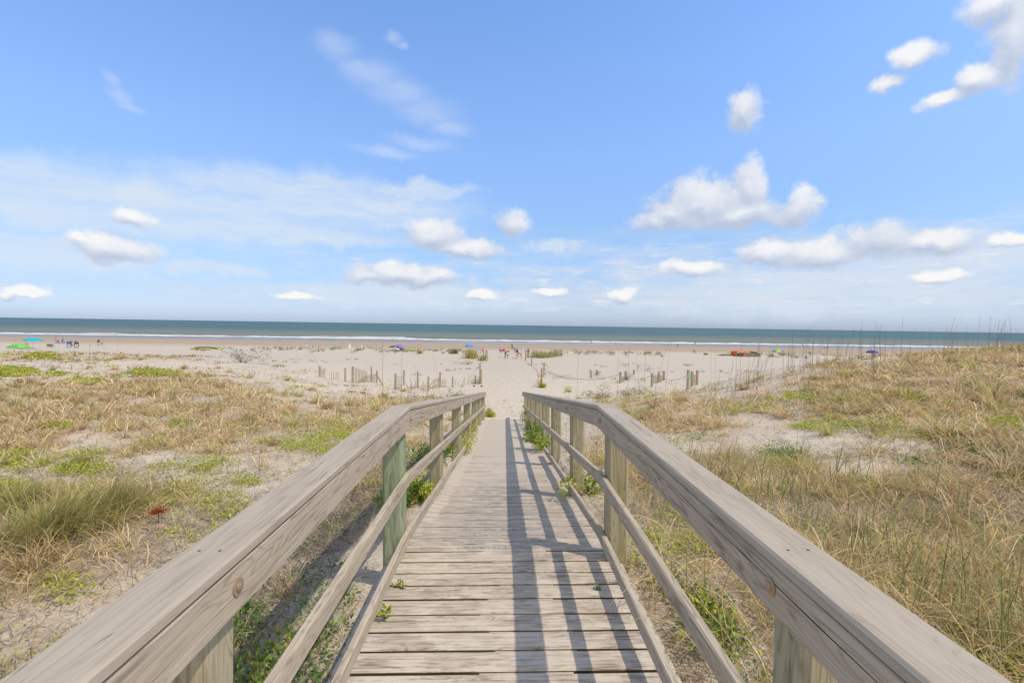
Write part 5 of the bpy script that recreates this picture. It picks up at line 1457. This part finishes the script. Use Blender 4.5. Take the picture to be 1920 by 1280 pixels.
def crate(px0, px1, yt, yb, label, col):
    C = spot((px0 + px1) / 2, yb); k = C[1] / 890; wx = (px1 - px0) * k; hz = (yb - yt) * k
    root = empty('cooler', C, .15, label, 'cooler')
    m = MB(); m.box((0, 0, hz * .42), (wx, wx * .6, hz * .78)); m.build('body', flat_mat('cooler_body', col), root, smooth=False)
    m = MB(); m.box((0, 0, hz * .9), (wx * 1.05, wx * .64, hz * .14)); m.build('lid', flat_mat('cooler_lid', tuple(c * 1.3 for c in col)), root, smooth=False)
    m = MB(); m.tube([(-wx * .4, -wx * .33, hz * .6), (-wx * .4, -wx * .4, hz * .75), (wx * .4, -wx * .4, hz * .75), (wx * .4, -wx * .33, hz * .6)], .02, 6); m.build('handle', flat_mat_cached('strap_black', (.04, .04, .05)), root)
    return root
crate(90.5, 98, 644.5, 650.3, 'grey box shaped cooler standing alone between umbrella and bicycles', (.25, .25, .24))
person(105.3, 630, 643, 'stand', 'person in a red hat and orange top behind blue chairs', (.75, .30, .16), (.5, .25, .2), skin='fair', hat=(.6, .08, .06), rz=.4)
person(118.2, 630.3, 643.5, 'stand', 'person in a grey lilac shirt bending near the blue chairs', (.42, .42, .55), (.10, .10, .14), skin='tan', rz=-.3)
beach_chair(107.5, 638.6, 644.6, 'leftmost blue striped chair below the person in the red hat', (.08, .14, .42), .4)
beach_chair(113.5, 638.8, 644.6, 'middle blue chair in front of the person in grey', (.10, .18, .50), -.3)
beach_chair(119.8, 640, 644.6, 'lilac blue chair nearest the bicycle', (.30, .26, .62), .2)
_, Cb, kb = bicycle(125.5, 148.3, 640, 652.3, 'blue and white bicycle with loaded rack standing side on', (.16, .14, .42))
bag_on(None, 125.8, 132.2, 640, 644.2, Cb[1], 'blue duffel bag riding on the bicycle rack', (.05, .16, .52))
bag_on(None, 140.5, 146, 640.5, 645, Cb[1] - .05, 'dark brown bag hung at the bicycle handlebar', (.10, .08, .06), 'handlebar_bag')
person(133.4, 638.6, 646, 'sit', 'seated person in a red top just behind the bicycle', (.45, .16, .14), (.2, .2, .3))
person(169.2, 641.5, 650, 'stand', 'small child in a yellow shirt with back to the path', (.75, .66, .16), (.5, .45, .4), skin='fair', rz=.5)
person(185, 635.6, 650.8, 'stand', 'person in a dark top and pale blue shorts beside a toddler', (.09, .05, .05), (.42, .60, .72), skin='tan', hair=(.30, .08, .04), rz=.2)
person(191.2, 642, 649.6, 'stand', 'toddler in dark green next to the person in blue shorts', (.12, .20, .12), (.1, .1, .1), skin='fair')
def cone(px, yt, yb, label):
    C = spot(px, yb); H = (yb - yt) * C[1] / 890; s = H / .75
    root = empty('traffic_cone', C, 0, label, 'traffic cone'); root.scale = (s, s, s)
    og = flat_mat_cached('cone_orange', (.78, .20, .07))
    m = MB(); m.tube([(0, 0, .03), (0, 0, .25), (0, 0, .74)], [.17, .13, .03], 16); m.build('cone_body', og, root)
    m = MB(); m.box((0, 0, .02), (.42, .42, .04)); m.build('base', og, root, smooth=False)
    m = MB(); m.tube([(0, 0, .40), (0, 0, .54)], [.103, .078], 16, cap=False); m.build('reflective_band', flat_mat_cached('pale_band', (.75, .60, .5)), root)
cone(226.6, 655, 664.5, 'orange traffic cone on the crest of the left dune')
person(354.6, 629.8, 636, 'walk', 'left one of two people in pink at the water edge', (.75, .32, .34), (.6, .3, .3), skin='fair')
person(359.8, 630, 636, 'walk', 'right one of two people in pink at the water edge, leaning', (.72, .36, .34), (.5, .25, .25), skin='fair', rz=1.2)
def low_hull(px0, px1, yt, yb, label, cols, name='covered_boat', nose=0.0):
    C = spot((px0 + px1) / 2, yb, far=130); k = C[1] / 890; hx = (px1 - px0) / 2 * k; hz = (yb - yt) * k
    root = empty(name, C, 0, label, 'beach tent' if 'tent' in name else 'boat')
    m = MB(); m.grid(lambda u, v: (hx * (-1 + 2 * v), .7 * math.cos(math.pi * u) * (math.sin(math.pi * (.04 + .92 * v)) ** .5), hz * .72 * math.sin(math.pi * u) * (math.sin(math.pi * (.04 + .92 * v)) ** .45)), 12, 20)
    m.build('hull', flat_mat('olive_cover_cloth', cols[0]), root)
    m = MB(); m.grid(lambda u, v: (hx * (-.7 + 1.5 * v), .74 * math.cos(math.pi * (.2 + .6 * u)), hz * .74 * math.sin(math.pi * (.2 + .6 * u)) * math.sin(math.pi * (.05 + .9 * v)) ** .4 + hz * .24), 8, 16)
    m.build('cover', flat_mat('faded_cover_cloth', cols[1]), root)
    return root
low_hull(359, 417, 647.6, 655.5, 'long low olive boat with a faded grey cover on the left berm', [(.42, .40, .10), (.40, .38, .42)])
person(525, 633.6, 640, 'walk', 'grey dressed person walking in the wash at centre left', (.25, .26, .32), (.2, .2, .25), rz=1.4)
person(736, 634.5, 640, 'walk', 'pale grey person in the shallows above the purple canopy', (.4, .45, .55), (.3, .35, .4), rz=1.4)
person(573.6, 644, 653, 'sit', 'seated person in white with a brown hat behind the berm', (.72, .66, .66), (.6, .55, .55), skin='fair', hat=(.28, .17, .10))
bag_on(None, 625, 630, 648.4, 652.4, 88, 'teal beach bag just behind the berm', (.08, .52, .56), 'beach_bag')
def sand_marker(px, yt, yb, wp, label, col):
    C = spot(px, yb); k = C[1] / 890; H = (yb - yt) * k
    root = empty('marker_post', C, 0, label, 'marker post')
    m = MB(); m.tube([(0, 0, -.2), (0, 0, H * .85)], wp * k / 2, 10); m.build('post', flat_mat_cached('marker_white', col), root)
    m = MB(); m.tube([(0, 0, H * .85), (0, 0, H)], [wp * k * .62, wp * k * .35], 10); m.build('cap', flat_mat_cached('marker_white', col), root)
sand_marker(655.3, 645.5, 654.5, 3.4, 'thick white marker post behind the berm', (.80, .78, .68))
sand_marker(678.3, 647, 654.5, 1.9, 'thin white marker post behind the berm', (.80, .78, .68))

def purple_canopy():
    C = spot(757, 657, far=100); k = C[1] / 890
    root = empty('collapsed_canopy', C, 0, 'wind blown purple canopy with an olive skirt lying on the berm', 'canopy')
    P = lambda px, py: at_depth(px, py, C[1]) - C
    cols = dict(purple=(.22, .18, .42), white=(.72, .70, .76), olive=(.36, .33, .14), dark=(.07, .06, .07))
    def arch(name, col, top, bot, dep, nn=16):
        m = MB(); n = len(top) - 1
        def fn(u, v):
            i = min(int(u * n), n - 1); t = u * n - i
            a = P(*top[i]) * (1 - t) + P(*top[i + 1]) * t; b = P(*bot[i]) * (1 - t) + P(*bot[i + 1]) * t
            z = b[2] + (a[2] - b[2]) * math.sin(v * math.pi)
            return (a[0] * math.sin(v * math.pi) + b[0] * (1 - math.sin(v * math.pi)), -dep * math.cos(v * math.pi), z)
        m.grid(fn, nn, 12)
        return m.build(name, flat_mat('canopy_' + name, col), root)
    arch('dome', cols['purple'], [(738, 650), (743, 646), (750, 645), (756, 648), (760, 653)], [(739, 651), (744, 649.5), (749, 650), (754, 652), (760, 655)], 1.0)
    arch('nose_panel', cols['dark'], [(730, 650), (734, 648.4), (738, 647.6), (742, 647.5)], [(731, 651), (735, 651), (738, 651), (741, 650)], .5)
    arch('front_panel', cols['white'], [(744, 649.5), (747, 650), (750, 651), (754, 651)], [(746, 654), (748, 655), (750, 655.5), (752, 654)], 1.12)
    arch('skirt', cols['olive'], [(741, 655), (748, 653), (762, 651.8), (774, 652), (784, 655)], [(741, 656.4), (748, 657), (762, 656.6), (774, 656.2), (785, 657)], .9, 22)
purple_canopy()
person(784.3, 646, 656, 'sit', 'seated person in orange at the right of the purple canopy', (.78, .34, .22), (.5, .2, .15), skin='fair')
person(789, 645.4, 656, 'stand', 'person in pale blue beside the one in orange', (.40, .60, .75), (.3, .35, .5), skin='tan')
umbrella(871, 888, 645, 650, 661.5, 'sky blue beach umbrella behind the tall golden grass', [(.10, .32, .72), (.13, .38, .78)])
beach_chair(898.8, 650.8, 659, 'blue and white chair left of the red seated person', (.30, .38, .58), .3)
person(905, 652, 661, 'sit', 'seated person in red behind the three stakes', (.72, .07, .06), (.5, .1, .1), skin='fair')
# at the path mouth
beach_chair(940, 654.5, 662.5, 'folded blue and red chair carried at the left of the path group', (.08, .12, .42), .6)
bag_on(None, 941.5, 947, 654, 658.5, 73.5, 'bright red bag slung beside the carried chair', (.75, .05, .04), 'red_bag')
person(947, 656.5, 671.5, 'bend', 'dark trousered person bending under the red bag', (.35, .28, .16), (.16, .17, .14), skin='tan', rz=1.2)
person(951.4, 658.5, 672.5, 'walk', 'person in a white top walking toward the boardwalk with arm out', (.78, .78, .82), (.12, .13, .10), skin='tan', rz=.3)
person(960, 643, 653.5, 'stand', 'distant person in brown standing on the damp sand', (.26, .22, .16), (.2, .2, .18))
person(965.6, 648, 662, 'bend', 'person in light blue leaning forward behind the group', (.32, .50, .70), (.28, .45, .62), rz=-.9)
person(969.4, 652.6, 671.5, 'stand', 'person with a red cap and black top in the path group', (.05, .03, .05), (.62, .40, .36), skin='fair', hat=(.6, .06, .07), rz=.8)
beach_chair(979.4, 652, 660.5, 'white and blue chair behind the orange skinned bather', (.50, .56, .72), -.3)
person(977.5, 659, 673.5, 'bend', 'bather in a pink swimsuit bending toward the stake', (.72, .30, .22), (.20, .42, .50), skin='fair', rz=-1.3)
person(990.4, 653, 671.5, 'stand', 'person with long brown hair in teal shorts right of the olive stake', (.30, .10, .06), (.16, .50, .50), skin='tan', rz=.4)
def blanket(px, py, label, col): flat_mat_obj('beach_towel', px - 4.5, px + 4.5, py, label, col, 'towel', .03, 1.0)
blanket(964, 671.3, 'narrow dark towel on the sand left of the path group', (.34, .28, .24))
blanket(969, 666.2, 'pale towel on the sand behind the path group', (.5, .44, .40))
# at the water's edge and the right side
for (px, a, b_, pose, lab, sh, so) in [
    (1108.8, 635.8, 641.4, 'wade', 'dark clad bather knee deep in the foam right of centre', (.05, .06, .05), (.05, .05, .05)),
    (1154.2, 641.5, 645.5, 'sit', 'small dark figure sitting at the wash line', (.12, .12, .14), (.1, .1, .1)),
    (1270.4, 644.6, 651, 'bend', 'person in white stooping on the wet sand', (.75, .78, .80), (.08, .08, .1)),
    (1303.2, 639.5, 646.5, 'walk', 'lone dark walker in the shallows above the grey chair', (.10, .12, .14), (.1, .1, .12)),
    (1504.4, 644, 650, 'wade', 'thin dark bather standing among the sea oat stalks', (.12, .14, .14), (.1, .1, .1)),
    (1545.2, 649.5, 655.5, 'walk', 'person in dark blue, left of a pair on the wet sand', (.10, .12, .28), (.1, .1, .2)),
    (1551, 648.8, 656, 'walk', 'person in orange, right of a pair on the wet sand', (.72, .26, .14), (.5, .2, .15))]:
    person(px, a, b_, pose, lab, sh, so, rz=random.uniform(-.6, .6))
beach_chair(1303.2, 655.5, 663, 'grey brown chair standing on the berm', (.24, .20, .18), .3)
crate(1320, 1326.5, 661.8, 665.2, 'small green cooler on the berm left of the orange tent', (.16, .30, .06))
def orange_tent():
    C = spot(1397, 667.5, far=100); k = C[1] / 890
    root = empty('beach_tent', C, 0, 'orange red beach tent with grey mesh windows behind the berm', 'beach tent')
    P = lambda px, py: at_depth(px, py, C[1]) - C
    prof = [(1375, 666.8), (1376.5, 659), (1380, 657.8), (1392, 657.6), (1404, 658), (1412, 660), (1417, 663), (1420, 666.6)]
    n = len(prof) - 1
    m = MB()
    def fn(u, v):
        i = min(int(u * n), n - 1); t = u * n - i; p = P(*prof[i]) * (1 - t) + P(*prof[i + 1]) * t
        return (p[0], -1.1 + 2.2 * v, p[2] * (1 - .0 * v))
    m.grid(fn, 28, 6)
    m.build('roof', flat_mat('orange_tent_cloth', (.72, .15, .05)), root)
    m = MB()
    def fr(u, v):
        p = fn(u, 0); return (p[0], -1.09, p[2] * v * .74)
    m.grid(fr, 28, 4); m.build('mesh_side', flat_mat('tent_grey_mesh', (.22, .22, .16)), root)
    m = MB(); a = P(1388, 658); b = P(1391, 667.5); m.box(((a[0] + b[0]) / 2, -1.16, a[2] / 2), (abs(b[0] - a[0]), .05, a[2])); m.build('door_flap', flat_mat('orange_flap', (.80, .14, .04)), root, smooth=False)
    m = MB(); a = P(1376, 659); b = P(1388, 667); m.box(((a[0] + b[0]) / 2, -1.15, a[2] * .46), (abs(b[0] - a[0]) * .8, .04, a[2] * .72)); m.build('window', flat_mat('tent_dark_window', (.10, .11, .09)), root, smooth=False)
orange_tent()
low_hull(1345, 1376, 663, 666.5, 'thin olive windbreak lying left of the orange tent', [(.30, .27, .12), (.34, .31, .18)], 'windbreak_tent')
umbrella(1447, 1470, 655.6, 659.6, 669, 'rainbow striped beach umbrella between the sea oats', [(.72, .08, .30), (.10, .25, .72), (.72, .62, .03), (.05, .45, .50), (.05, .50, .42), (.74, .66, .04), (.10, .28, .76), (.74, .09, .34)], rz=0)
beach_chair(1521.4, 659.5, 668, 'dark folding chair alone behind the berm on the right', (.10, .10, .09), .5)
umbrella(1624.5, 1646, 656.3, 661.5, 672, 'violet blue beach umbrella at the right end of the beach', [(.10, .09, .40), (.13, .12, .46)])
crate(1682, 1689, 668, 671, 'small blue cooler right of the violet umbrella', (.10, .12, .36)) if False else None
